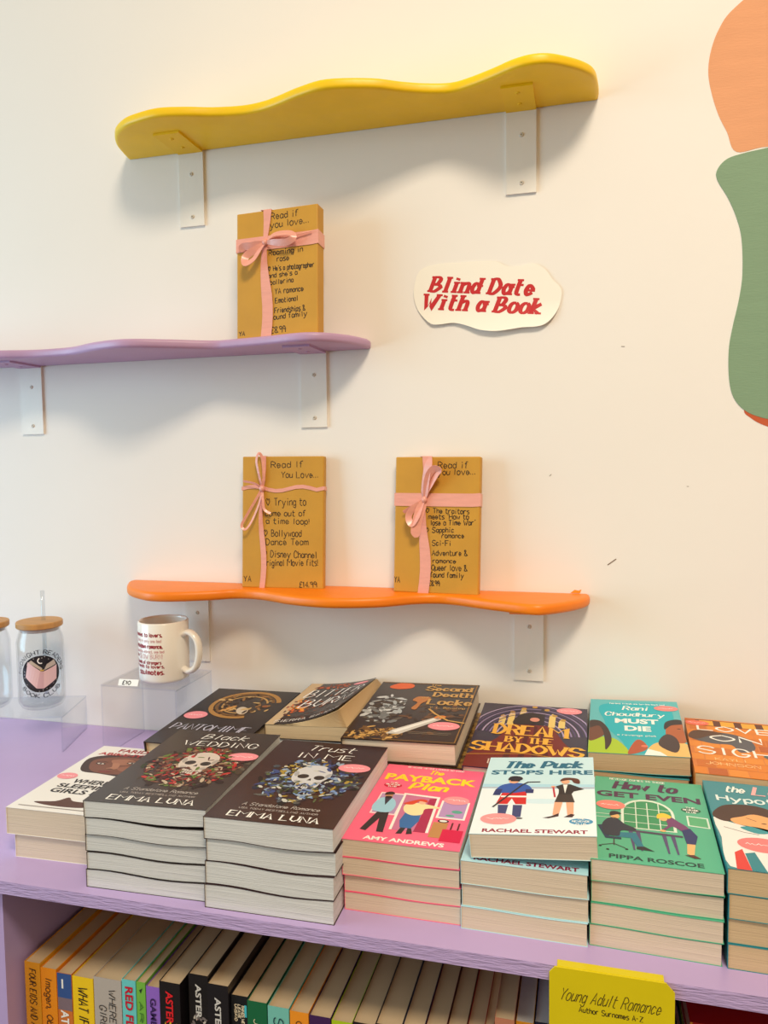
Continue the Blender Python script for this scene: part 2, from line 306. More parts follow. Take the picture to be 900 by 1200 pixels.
# ================================================================== WRAPPED BOOKS
KRAFT = mat((202, 148, 46), .55, 'kraft_paper', noise=.10, nscale=22, bump=.25, bscale=40)
SATIN = mat((238, 168, 152), .28, 'pink_satin_ribbon', noise=.10, nscale=30, stretch=(1, 1, 6), bump=.2, bscale=30)
PEN = (38, 28, 18)
def wrapped(label, loc, rot, w, h, th, hand_lines, ru, rv, rw_v, rw_h, bow):
    t = tag(empty('wrapped_book', loc, tuple(R(a) for a in rot)), label, 'wrapped book', 'books wrapped in brown paper')
    o = MB().box(-w / 2, w / 2, 0, th, 0, h).build('wrapping_paper', KRAFT, t); bevel(o, .0018, 2)
    fl = MB().box(-w / 2 + .02, w / 2 - .02, th, th + .0004, .01, h - .01).build('paper_flap', KRAFT, t)
    for tx, u0, u1, v, hh in hand_lines:
        A = Art(w, h, lambda x, y, l: (x - w / 2, -l, y)); A.hand(tx, u0, u1, v, v + hh, .0011, PEN, 1, jit=.0003, tilt=random.uniform(-.01, .03)); A.build('handwritten_line', t)
    e = .0007; xv = (ru - .5) * w; zh = rv * h
    # vertical band: waists narrower at the knot
    P = []; W = []
    for i in range(13):
        z = h * i / 12; k = abs(z - zh) / h; P.append((xv + .003 * math.sin(z * 40), -e - .0006, z)); W.append((max(rw_v * (.35 + min(1, k * 2.6) * .65), .0015), 0, 0))
    P += [(xv, -.0008, h + e), (xv, th * .5, h + e), (xv, th + .0008, h + e)] + [(xv, th + .0011, h * (1 - i / 6)) for i in range(1, 7)]; W += [(rw_v, 0, 0)] * 9
    autosmooth(fixnormals(MB().strip(P, W, .0005).build('ribbon_band', SATIN, t)))
    P = [(xv + .01 * (i / 5) - .006, th + e + .0004, zh) for i in range(0)]
    P = [(-w / 2 - e, th + e, zh), (-w / 2 - e, -e, zh)] + [(-w / 2 + w * i / 12, -e - .0003, zh + (.0035 * math.sin(i * .9) if rw_h < .004 else 0)) for i in range(1, 12)] + [(w / 2 + e, -e, zh + .001), (w / 2 + e, th + e, zh), (-w / 2 - e, th + e, zh)]
    autosmooth(fixnormals(MB().strip(P, (0, 0, rw_h), .0005).build('ribbon_band', SATIN, t)))
    bo = MB()
    for path, hw in bow: # path in face metres relative to the knot (dx, out, dz)
        q = catmull([(xv + a, -.003 - b_, zh + c) for a, b_, c in path], 6)
        W = []
        for i in range(len(q)):
            a = Vector(q[max(i - 1, 0)]); c = Vector(q[min(i + 1, len(q) - 1)]); tt = (c - a).normalized(); wv = tt.cross(Vector((0, 1, 0)))
            wv = (wv.normalized() if wv.length > .2 else Vector((0, 0, 1))); f = i / (len(q) - 1); W.append((wv * .8 + Vector((0, .45, 0))) * hw * min(1, .35 + 3 * min(f, 1 - f) if hw > .003 else 1))
        bo.strip(q, W, .0005)
    autosmooth(fixnormals(bo.build('ribbon_bow', SATIN, t)))
    kn = MB(); kn.lathe([(0, -.0055), (.0035, -.004), (.005, 0), (.0035, .004), (0, .0055)], 12); k = kn.build('ribbon_knot', SATIN, t, True); k.location = (xv, -.0035, zh)
    return t
def L2(lines, x0, x1, y0, y1):  # crop pixel measures -> face fractions
    return [(tx, (a - x0) / (x1 - x0), (b_ - x0) / (x1 - x0), 1 - (yb - y0) / (y1 - y0), hh / (y1 - y0)) for tx, a, b_, yb, hh in lines]
wrapped('brown paper wrapped book tied with wide pink bow, alone on the lilac shelf', (-.4573, -.0775, .662), (-4.06, -.69, -3.0), .136, .1957, .024,
  L2([('Read if', 390, 575, 205, 42), ('you love...', 385, 650, 262, 42), ('Roaming in', 375, 605, 438, 34), ('rose', 430, 512, 482, 34), ("* He's a photographer", 372, 680, 540, 32), ("and she's a", 372, 568, 585, 30), ('ballerina', 385, 542, 630, 32), ('* YA romance', 375, 608, 692, 34), ('* Emotional', 380, 572, 752, 32), ('* Friendships &', 378, 622, 815, 34), ('found family', 388, 632, 858, 34), ('$8.99', 392, 488, 945, 40), ('YA', 168, 208, 945, 28)], 152, 706, 140, 970),
  .37, .742, .0088, .0105, [([(0, 0, 0), (.018, .006, .008), (.045, .010, .006), (.052, .012, -.002), (.040, .012, -.008), (.015, .008, -.004), (0, 0, 0)], .0055), ([(0, 0, 0), (-.012, .006, -.010), (-.028, .010, -.022), (-.026, .014, -.034), (-.014, .012, -.028), (-.006, .006, -.012), (0, 0, 0)], .006), ([(0, 0, 0), (-.020, .004, -.004), (-.036, .003, -.004), (-.042, .002, -.010)], .006), ([(0, 0, 0), (.03, .004, .001), (.06, .003, .006), (.078, .002, .008)], .0012)])
wrapped('brown paper wrapped book with thin pink ribbon and a hanging loop on the orange shelf', (-.4747, -.0355, .2675), (-3.6, .34, 3.2), .1382, .2135, .0145,
  L2([('Read If', 325, 578, 178, 48), ('You Love...', 408, 700, 255, 48), ('* Trying to', 288, 602, 470, 56), ('come out of', 282, 600, 552, 44), ('a time loop!', 288, 635, 610, 44), ('* Bollywood', 272, 568, 708, 50), ('Dance Team', 288, 622, 775, 48), ('* Disney Channel', 266, 690, 868, 50), ('Original Movie fits!', 266, 702, 938, 48), ('YA', 112, 170, 1062, 44), ('$14.99', 556, 690, 1096, 42)], 95, 742, 90, 1108),
  .255, .755, .0045, .0030, [([(0, 0, 0), (-.010, .005, -.020), (-.024, .008, -.045), (-.031, .010, -.060), (-.024, .010, -.066), (-.014, .008, -.052), (-.004, .004, -.025), (0, 0, 0)], .0022), ([(0, 0, 0), (.003, .004, -.02), (.006, .005, -.034), (.016, .004, -.040)], .0022), ([(0, 0, 0), (-.010, .006, .008), (-.030, .006, .012)], .002), ([(0, 0, 0), (-.004, .006, .025), (-.007, .008, .045), (-.004, .005, .057), (.001, .002, .048), (.004, .003, .02), (0, 0, 0)], .0026)])
wrapped('brown paper wrapped book with wide pink ribbon and drooping bow on the orange shelf', (-.2226, -.0385, .2675), (-4.2, .49, -3.2), .1335, .2095, .016,
  L2([('Read if', 440, 675, 185, 50), ('you love...', 440, 735, 238, 46), ('* The traitors', 352, 690, 535, 38), ("meets 'How to", 372, 685, 583, 38), ("lose a Time War'", 388, 738, 632, 40), ('* Sapphic', 350, 572, 690, 40), ('romance', 480, 652, 728, 36), ('* Sci-Fi', 350, 552, 790, 40), ('* Adventure &', 352, 682, 870, 42), ('romance', 412, 592, 925, 34), ('* Queer love &', 352, 682, 985, 46), ('found family', 396, 655, 1038, 40), ('$8.99', 385, 468, 1105, 40), ('YA', 108, 150, 1090, 46)], 100, 770, 95, 1165),
  .36, .685, .0085, .0100, [([(0, 0, 0), (.008, .006, .018), (.020, .010, .038), (.025, .012, .044), (.016, .013, .046), (.006, .010, .030), (0, 0, 0)], .006), ([(0, 0, 0), (-.006, .006, -.020), (-.010, .010, -.045), (-.009, .010, -.058)], .0085), ([(0, 0, 0), (-.014, .008, -.012), (-.022, .010, -.026), (-.016, .012, -.038), (-.007, .010, -.024), (0, 0, 0)], .0055), ([(0, 0, 0), (-.016, .005, -.010), (-.032, .004, -.020)], .003), ([(0, 0, 0), (.002, .005, .02), (.006, .009, .045), (.010, .006, .065)], .0085)])

# ================================================================== PAPER SIGN
sg_pts = [(-.2596, .7305), (-.2542, .7561), (-.2436, .7669), (-.2198, .7714), (-.1905, .7708), (-.1615, .7706), (-.1329, .7684), (-.1159, .7601), (-.099, .7588), (-.0767, .7612), (-.0601, .7517), (-.0491, .7357), (-.0367, .721), (-.038, .7018), (-.0449, .6856), (-.0572, .6725), (-.0711, .6677), (-.0935, .6675), (-.1104, .6657), (-.1332, .6641), (-.1562, .6673), (-.1764, .675), (-.1969, .6805), (-.2176, .6794), (-.2324, .6811), (-.2473, .695), (-.2561, .71)]
sign = tag(empty('wall_sign', (-.148, 0, .718)), 'cream wavy edged paper sign with red lettering stuck on the wall', 'sign')
def curl(z): return -.0012 - .0065 * max(0, min(1, (-z - .012) / .042)) ** 1.6
q = [(x + .148, z - .718) for x, z in catmull(sg_pts, 3, True)]
bm = bmesh.new(); vv = [bm.verts.new((x, 0, z)) for x, z in q]; bm.faces.new(vv)
for zc in [-.05 + .004 * i for i in range(25)]: bmesh.ops.bisect_plane(bm, geom=bm.verts[:] + bm.edges[:] + bm.faces[:], plane_co=(0, 0, zc), plane_no=(0, 0, 1))
r = bmesh.ops.extrude_face_region(bm, geom=bm.faces[:]); 
for v in r['geom']:
    if isinstance(v, bmesh.types.BMVert): v.co.y -= .0005
for v in bm.verts: v.co.y += curl(v.co.z)
bmesh.ops.recalc_face_normals(bm, faces=bm.faces); me = bpy.data.meshes.new('paper'); bm.to_mesh(me); bm.free(); me.materials.append(mat((246, 240, 226), .35, 'sign_card', noise=.02)); po = bpy.data.objects.new('paper', me); COL.objects.link(po); po.parent = sign
ca, sa = math.cos(R(-6)), math.sin(R(-6))
def sgmap(x, y, l):
    X = x * ca - y * sa; Z = x * sa + y * ca; return (X, curl(Z) - .0005 - l, Z)
RED = (196, 28, 36)
for tx, x0, x1, z0 in (('Blind Date', -.0865, .0735, .0042), ('With a Book', -.0975, .086, -.0225)):
    A = Art(1, 1, sgmap); A.hand(tx, x0, x1, z0, z0 + .0212, .0065, RED, 1, k=.5, slant=.28, serif=.72, space=3.2, gap=1.9); A.build('lettering', sign)

# ================================================================== BOOKS LYING ON TOP
PAGE_A = mat((226, 226, 224), .8, 'page_edges_white', noise=.22, nscale=6, bump=.4, bscale=6, stretch=(1.5, 1.5, 190))
PAGE_B = mat((226, 208, 186), .8, 'page_edges_cream', noise=.16, nscale=6, bump=.3, bscale=6, stretch=(1.5, 1.5, 170))
PAGE_C = mat((214, 186, 146), .8, 'page_edges_tan', noise=.16, nscale=6, bump=.3, bscale=6, stretch=(1.5, 1.5, 170))
STICK = (246, 150, 160)
ORD = ['topmost', 'second from the top', 'third from the top', 'fourth from the top', 'fifth from the top']
def book_mesh(t, w, d, th, cov, page, warp=None, hard=0., spine=True, curlf=None):
    c = .0004 + hard * .0012; b = MB()
    if not curlf: b.box(-w / 2, w / 2, 0, d, th - c, th, 0, 10)
    b.box(-w / 2, w / 2, 0, d, 0, c, 0, 10)
    b.box(-w / 2, -w / 2 + c, 0, d, c, th - c, 0)
    ov = b.build('cover', cov, t, warp=warp)
    i = .0006 + hard * .003
    MB().box(-w / 2 + c, w / 2 - i - .0004, i, d - i, c, th - c, 0, 10).build('page_block', page, t, warp=warp)
    return ov
def stack(n, base_label, cat_group, P, rot, w, d, ths, cov, page, art=None, wave=0., hard=0., jitter=.0015, toplabel=None, lower=None, covers=None):
    """ths: thicknesses from the top down. P: middle of the front edge of the top cover."""
    E = Euler([R(a) for a in rot], 'XYZ'); z = P[2]; tops = []
    ths = list(ths)
    if n > 1:
        av = P[2] - ths[0] - abs(math.sin(E.y)) * w / 2 - .0003 * (n - 1); k = av / sum(ths[1:]); ths = [ths[0]] + [q * k for q in ths[1:]]
    for i in range(n):
        th = ths[i]; f = 1 if i == 0 else 0
        e = Euler((E.x * f, E.y * f, E.z + (random.uniform(-.012, .012) if i else 0)), 'XYZ')
        off = Vector((0, 0, 0)) if i == 0 else Vector((random.uniform(-jitter, jitter), random.uniform(0, jitter * 2) + (lower[1] if lower else 0), 0))
        if i and lower: off.x += lower[0]
        if i == 0: loc = Vector(P) - e.to_matrix() @ Vector((0, 0, th))
        else: loc = Vector((P[0], P[1], z - th - .0003)) + off
        z = loc.z if i else P[2] - th - (abs(math.sin(E.y)) * w / 2)
        lab = toplabel if i == 0 else f'{base_label}, {ORD[i]} in its stack'
        t = tag(empty('paperback_book' if hard < .5 else 'hardback_book', loc, e), lab, 'book', cat_group)
        A = wave
        def warp(p, i=i, th=th): 
            u = p[0] / w + .5; k = (1 - p[2] / th) if i == 0 else (1 if i < n - 1 else p[2] / th)
            return (p[0], p[1], p[2] + A * math.sin(u * 6.283 + .6) * k * (1 - .6 * p[1] / d))
        cv = book_mesh(t, w, d if i == 0 else d - .002, th, (covers or {}).get(i, cov), page, warp if A else None, hard)
        if i == 0 and art: art(Art(w, d, lambda x, y, l: (x - w / 2, y, th + l)), cv, w, d, th, t)
    return t
def title_maker(cv, w, d, th):
    def new(): return Art(w, d, lambda x, y, l: (x - w / 2, y, th + l))
    return new
def sticker(new, t, u, v, ru=.138, rv=.085, c=STICK, seed=0):
    A = new(); A.e(u, v, ru, rv, c, 9, 0, 26); rg = random.Random(seed); x = u - ru * .68; pts = []
    while x < u + ru * .68: pts.append((x, v + rg.uniform(-.006, .012))); x += ru * .085
    A.ul(pts, .0009, (255, 226, 226), 10); A.build('sticker', t, 'pink oval sticker')
BLK = (30, 24, 24); WHT = (248, 246, 240)

def art_ws(A, cv, w, d, th, t):
    new = title_maker(cv, w, d, th)
    A.sp([(.06, .77), (.2, .84), (.5, .88), (.85, .88), (1, .8), (1, .55), (.8, .5), (.61, .53), (.39, .55), (.2, .56), (.1, .64)], (58, 32, 26), 1)
    A.sp([(.14, .74), (.3, .815), (.55, .835), (.78, .80), (.82, .68), (.66, .57), (.42, .555), (.24, .60)], (124, 74, 54), 2)
    A.sp([(.34, .77), (.5, .80), (.62, .77), (.56, .71), (.42, .71)], (164, 108, 82), 3).sp([(.52, .66), (.66, .70), (.74, .66), (.66, .61), (.56, .62)], (150, 94, 70), 3)
    for u, v, rr in ((.27, .70, -.1), (.60, .745, .15)):
        A.e(u, v, .06, .026, (44, 24, 20), 4, rr).e(u, v, .042, .015, (226, 212, 200), 5, rr).e(u, v, .014, .014, (30, 18, 16), 6).ul([(u - .07, v + .024), (u, v + .038), (u + .06, v + .028)], .0012, (40, 22, 18), 5)
    A.sp([(.40, .72), (.44, .66), (.40, .635), (.47, .625), (.52, .645), (.48, .72)], (176, 120, 92), 5).e(.45, .630, .035, .008, (70, 38, 30), 6)
    A.e(.43, .585, .075, .020, (140, 62, 58), 6, .1).ul([(.36, .585), (.50, .588)], .0007, (70, 30, 30), 7)
    A.build('cover_portrait', cv); A = new()
    A.sp([(.18, .10), (.38, .13), (.46, .19), (.55, .15), (.75, .14), (.72, .08), (.4, .07)], (90, 52, 38), 1)
    A.ul([(.08, .045), (.95, .045)], .002, (150, 140, 135), 1)
    A.build('cover_illustration', cv)
    B = new(); B.bold('FARIDAH', .26, .8, .91, .965, (160, 24, 34), .03).bold('ABIKE-IYIMIDE', .08, .95, .845, .89, (178, 34, 40), .03); B.build('author_lettering', cv)
    B = new(); B.bold('WHERE', .26, .66, .385, .445, BLK, .03).bold('SLEEPING', .17, .82, .315, .37, BLK, .03).bold('GIRLS LIE', .17, .8, .24, .3, BLK, .03); B.build('title_lettering', cv)
    sticker(new, t, .12, .475, .11, .075, seed=1)
stack(2, 'white paperback jutting out', 'paperbacks piled on the bookcase', (-.6064, -.4326, .0627), (0, 0, 1.56), .128, .2022, [.0325, .0302], mat((242, 240, 236), .3, 'white_cover'), PAGE_B, art_ws, toplabel='white paperback with a half hidden brown face on its cover', lower=(.008, .004))

def skull(A, pal, seed, bone):
    A.sprigs(.54, .47, .43, .28, .25, 150, [tuple(int(q * .45) for q in c) for c in pal], .06, 0, seed + 7)
    A.sprigs(.54, .47, .40, .25, .33, 300, pal, .036, 4, seed)
    A.sprigs(.50, .69, .22, .05, 0, 50, pal, .04, 3, seed + 1)
    A.sp([(.38, .52), (.39, .60), (.47, .66), (.58, .665), (.67, .62), (.70, .54), (.66, .47), (.645, .40), (.58, .355), (.50, .37), (.46, .43), (.41, .46)], bone, 9.2)
    A.sp([(.41, .60), (.48, .645), (.58, .645), (.64, .61), (.58, .575), (.48, .575)], (246, 242, 236), 9)
    sh = tuple(int(q * .82) for q in bone); A.e(.405, .545, .02, .05, sh, 9.5, .2).e(.675, .545, .02, .05, sh, 9.5, -.2).e(.46, .455, .035, .022, sh, 9.5, -.4).e(.63, .452, .035, .022, sh, 9.5, .4).e(.56, .365, .06, .012, sh, 9.5)
    dk = (52, 44, 42)
    A.e(.475, .52, .048, .042, dk, 10, .2).e(.615, .515, .045, .042, dk, 10, -.2).p([(.53, .475), (.565, .475), (.55, .505)], dk, 10)
    for i in range(6): A.ul([(.495 + i * .024, .385), (.495 + i * .024, .425)], .0007, (110, 98, 92), 10)
    A.ul([(.48, .405), (.63, .405)], .0008, (100, 90, 86), 11)
    A.sprigs(.55, .40, .20, .05, .2, 40, pal, .03, 11, seed + 2)
def art_skull(script, caps, pal, bone, su, sv, seed):
    def f(A, cv, w, d, th, t):
        new = title_maker(cv, w, d, th); skull(A, pal, seed, bone); A.build('cover_illustration', cv)
        B = new(); B.hand(script, .31, .76, .87, .945, .0017, WHT, 3, k=.6, slant=.25); B.hand(caps, *((.2, .9) if len(caps) > 6 else (.27, .77)), .765, .83, .0019, WHT, 3, k=.35, serif=.8); B.build('title_lettering', cv)
        B = new(); B.hand('EMMA LUNA', .16, .86, .035, .085, .0021, WHT, 3, k=.35, serif=.8); B.hand('A Standalone Romance', .2, .82, .15, .18, .0007, (200, 192, 186), 3, slant=.2); B.hand('USA TODAY BESTSELLING AUTHOR', .2, .82, .112, .128, .0005, (190, 180, 174), 3); B.build('author_lettering', cv)
        sticker(new, t, su, sv, seed=seed)
    return f
stack(5, 'dark paperback under the red flowered skull', 'paperbacks piled on the bookcase', (-.4638, -.4653, .1005), (.29, -.85, 2.03), .1476, .2263, [.0201] * 5, mat((50, 42, 40), .3, 'dark_cover'), PAGE_A,
  art_skull('Black', 'WEDDING', [(150, 22, 26), (190, 44, 40), (120, 74, 54), (96, 120, 44), (196, 176, 150), (84, 40, 34), (70, 24, 24), (150, 120, 90)], (214, 200, 188), .87, .64, 21), wave=.0016, toplabel='dark paperback with a skull among red flowers on its cover')
stack(4, 'dark paperback under the blue flowered skull', 'paperbacks piled on the bookcase', (-.3163, -.4719, .1004), (.16, -.61, .38), .1442, .226, [.0251] * 4, mat((54, 34, 36), .3, 'plum_cover'), PAGE_A,
  art_skull('Trust', 'IN ME', [(60, 78, 132), (120, 150, 196), (170, 142, 56), (202, 202, 192), (84, 96, 60), (52, 50, 76), (150, 170, 190), (40, 34, 44)], (208, 208, 210), .84, .67, 33), wave=.0016, toplabel='dark paperback with a skull among blue flowers on its cover')

def art_pb(A, cv, w, d, th, t):
    new = title_maker(cv, w, d, th); pk = (250, 150, 170)
    A.r(.10, .34, .31, .585, (250, 225, 230), 1).r(.115, .325, .325, .57, (186, 150, 196), 2)
    A.p([(.345, .15), (.32, .6), (.67, .585), (.69, .15), (.665, .15), (.645, .565), (.345, .58), (.37, .15)], WHT, 2)
    A.p([(.37, .15), (.345, .58), (.645, .565), (.665, .15)], (206, 120, 160), 1).p([(.56, .15), (.58, .55), (.645, .565), (.665, .15)], (176, 40, 84), 2)
    A.r(.70, .96, .33, .55, WHT, 1).r(.72, .94, .345, .535, (190, 150, 200), 2).e(.87, .42, .05, .03, (90, 170, 150), 3).e(.82, .37, .04, .02, (90, 170, 150), 3)
    A.e(.78, .30, .05, .03, (40, 36, 40), 3).e(.78, .30, .035, .018, WHT, 4)
    # man
    A.p([(.10, .12), (.17, .35), (.27, .35), (.31, .11), (.25, .11), (.215, .26), (.155, .11)], (44, 38, 42), 5).sp([(.13, .34), (.09, .40), (.12, .50), (.19, .52), (.26, .50), (.30, .42), (.27, .34)], (160, 214, 238), 6).p([(.16, .52), (.20, .42), (.23, .52)], (50, 50, 70), 7).e(.19, .55, .038, .05, (196, 140, 104), 6).sp([(.15, .55), (.15, .585), (.20, .60), (.235, .58), (.22, .565)], (52, 34, 28), 7).e(.195, .525, .034, .024, (52, 34, 28), 7)
    # woman
    A.p([(.42, .36), (.40, .26), (.43, .18), (.53, .18), (.57, .27), (.56, .36)], (48, 110, 176), 5).p([(.44, .18), (.42, .11), (.47, .115), (.485, .18)], (46, 40, 44), 4).p([(.50, .18), (.51, .115), (.56, .125), (.535, .18)], (46, 40, 44), 4)
    A.sp([(.40, .37), (.38, .44), (.44, .48), (.55, .48), (.70, .455), (.70, .44), (.58, .42), (.57, .35), (.48, .33)], (252, 232, 176), 6).e(.53, .50, .035, .045, (240, 190, 160), 7).sp([(.36, .46), (.42, .50), (.50, .535), (.56, .53), (.57, .50), (.50, .51), (.45, .46)], (222, 72, 44), 8)
    A.r(.70, .83, .11, .28, (196, 140, 84), 5).r(.80, .98, .08, .21, (220, 14, 74), 6).r(.86, .875, .21, .29, (90, 30, 40), 5).r(.92, .935, .21, .29, (90, 30, 40), 5)
    A.e(.17, .69, .09, .052, (214, 16, 60), 3)
    A.build('cover_illustration', cv)
    Y = (255, 224, 40); B = new(); B.hand('The', .46, .62, .89, .945, .002, Y, 3, slant=.2); B.bold('PAYBACK', .05, .96, .765, .86, Y, .04); B.hand('Plan', .34, .72, .66, .75, .0046, Y, 3, k=.6, slant=.25); B.build('title_lettering', cv)
    B = new(); B.hand('REVENGE NEVER LOOKED SO GOOD', .22, .8, .965, .985, .0006, WHT, 3); B.build('tagline_lettering', cv); B = new(); B.hand('THE', .13, .21, .715, .732, .0006, WHT, 4).hand('REVENGE', .10, .24, .69, .707, .0007, WHT, 4).hand('CLUB', .13, .21, .665, .682, .0006, WHT, 4); B.build('badge_lettering', cv)
    B = new(); B.bold('AMY ANDREWS', .17, .86, .02, .06, WHT, .035); B.build('author_lettering', cv)
    sticker(new, t, .83, .56, .12, .085, (250, 158, 164), 5)
stack(4, 'pink paperback under the cartoon couple cover', 'paperbacks piled on the bookcase', (-.1829, -.4429, .0783), (.28, -.25, .17), .1239, .2, [.0196] * 4, mat((252, 106, 142), .32, 'pink_cover'), PAGE_B, art_pb, toplabel='bright pink paperback with cartoon couple and suitcase on its cover', wave=.0006)

def art_pk(A, cv, w, d, th, t):
    new = title_maker(cv, w, d, th); NV = (36, 52, 110); SK = (240, 176, 140)
    A.r(0, 1, .0, .545, (238, 248, 252), 0).r(0, 1, .54, .60, (176, 222, 240), 1).ul([(0, .55), (1, .555)], .0012, (200, 120, 130), 2).e(.55, .38, .22, .05, (214, 240, 250), 1)
    # player
    A.p([(.18, .33), (.20, .20), (.26, .20), (.27, .33)], (60, 70, 120), 3).p([(.31, .33), (.32, .18), (.39, .19), (.39, .33)], (60, 70, 120), 3).e(.38, .175, .03, .014, BLK, 3)
    A.p([(.16, .34), (.20, .50), (.41, .50), (.42, .34), (.33, .34), (.29, .41), (.26, .34)], (214, 36, 38), 4).r(.19, .42, .425, .445, WHT, 5)
    A.sp([(.12, .47), (.16, .57), (.25, .61), (.35, .61), (.43, .57), (.46, .50), (.40, .50), (.30, .48), (.20, .48)], (44, 92, 176), 6).p([(.115, .45), (.13, .53), (.19, .53), (.18, .45)], NV, 7).p([(.40, .48), (.40, .53), (.47, .53), (.47, .48)], NV, 7)
    A.e(.28, .64, .045, .055, SK, 8).sp([(.23, .65), (.24, .70), (.30, .71), (.35, .69), (.345, .655)], (36, 34, 48), 9).r(.25, .335, .635, .652, BLK, 10)
    A.ul([(.14, .30), (.36, .585), (.41, .625), (.52, .63)], .0022, (40, 44, 50), 10)
    # woman
    A.p([(.66, .38), (.65, .22), (.70, .22), (.73, .38)], SK, 3).p([(.755, .38), (.77, .22), (.82, .22), (.82, .38)], SK, 3).p([(.57, .185), (.64, .205), (.70, .24), (.70, .205), (.62, .18)], (60, 30, 34), 4).p([(.74, .195), (.80, .235), (.83, .225), (.81, .195)], (60, 30, 34), 4)
    A.p([(.66, .37), (.69, .48), (.80, .48), (.83, .37)], (58, 50, 48), 5).p([(.66, .57), (.72, .60), (.79, .60), (.91, .535), (.82, .505), (.80, .47), (.69, .47), (.69, .53)], (40, 36, 38), 6).p([(.725, .595), (.745, .48), (.765, .595)], WHT, 7).e(.745, .635, .038, .05, SK, 7).sp([(.70, .64), (.72, .68), (.78, .69), (.86, .67), (.87, .61), (.82, .62), (.79, .66)], (96, 48, 34), 8).ul([(.64, .56), (.66, .43)], .002, (196, 40, 60), 8).e(.64, .565, .02, .02, SK, 8)
    A.e(.88, .15, .095, .055, (58, 150, 196), 3)
    A.build('cover_illustration', cv)
    TL = (28, 108, 138); B = new(); B.hand('The Puck', .16, .91, .835, .93, .0050, TL, 3, k=.5, slant=.2, serif=.5); B.bold('STOPS HERE', .05, .99, .735, .80, TL, .035); B.build('title_lettering', cv)
    B = new(); B.hand('THE', .85, .91, .172, .19, .0006, WHT, 4).hand('REVENGE', .81, .95, .142, .16, .0007, WHT, 4).hand('CLUB', .84, .92, .112, .13, .0006, WHT, 4); B.build('badge_lettering', cv)
    B = new(); B.bold('RACHAEL STEWART', .1, .93, .02, .058, (150, 20, 60), .03); B.build('author_lettering', cv)
    sticker(new, t, .21, .165, .15, .10, (250, 158, 160), 6)
stack(1, '', 'paperbacks piled on the bookcase', (-.0499, -.4417, .1035), (.2, -5.0, .54), .124, .2, [.0245], mat((206, 240, 248), .3, 'ice_blue_cover'), PAGE_B, art_pk, toplabel='pale blue paperback with cartoon ice hockey player, tilted over its neighbour stack')
def art_pk2(A, cv, w, d, th, t):
    B = title_maker(cv, w, d, th)(); B.bold('RACHAEL STEWART', .1, .93, .02, .058, (150, 20, 60), .03); B.build('author_lettering', cv)
stack(3, 'pale blue paperback under the hockey player', 'paperbacks piled on the bookcase', (-.058, -.4455, .0715), (0, -.3, -.6), .1235, .198, [.0245, .0235, .0232], mat((190, 232, 242), .3, 'ice_blue_cover'), PAGE_B, art_pk2, wave=.0005, toplabel='pale blue paperback lying straight beneath the tilted hockey player cover')

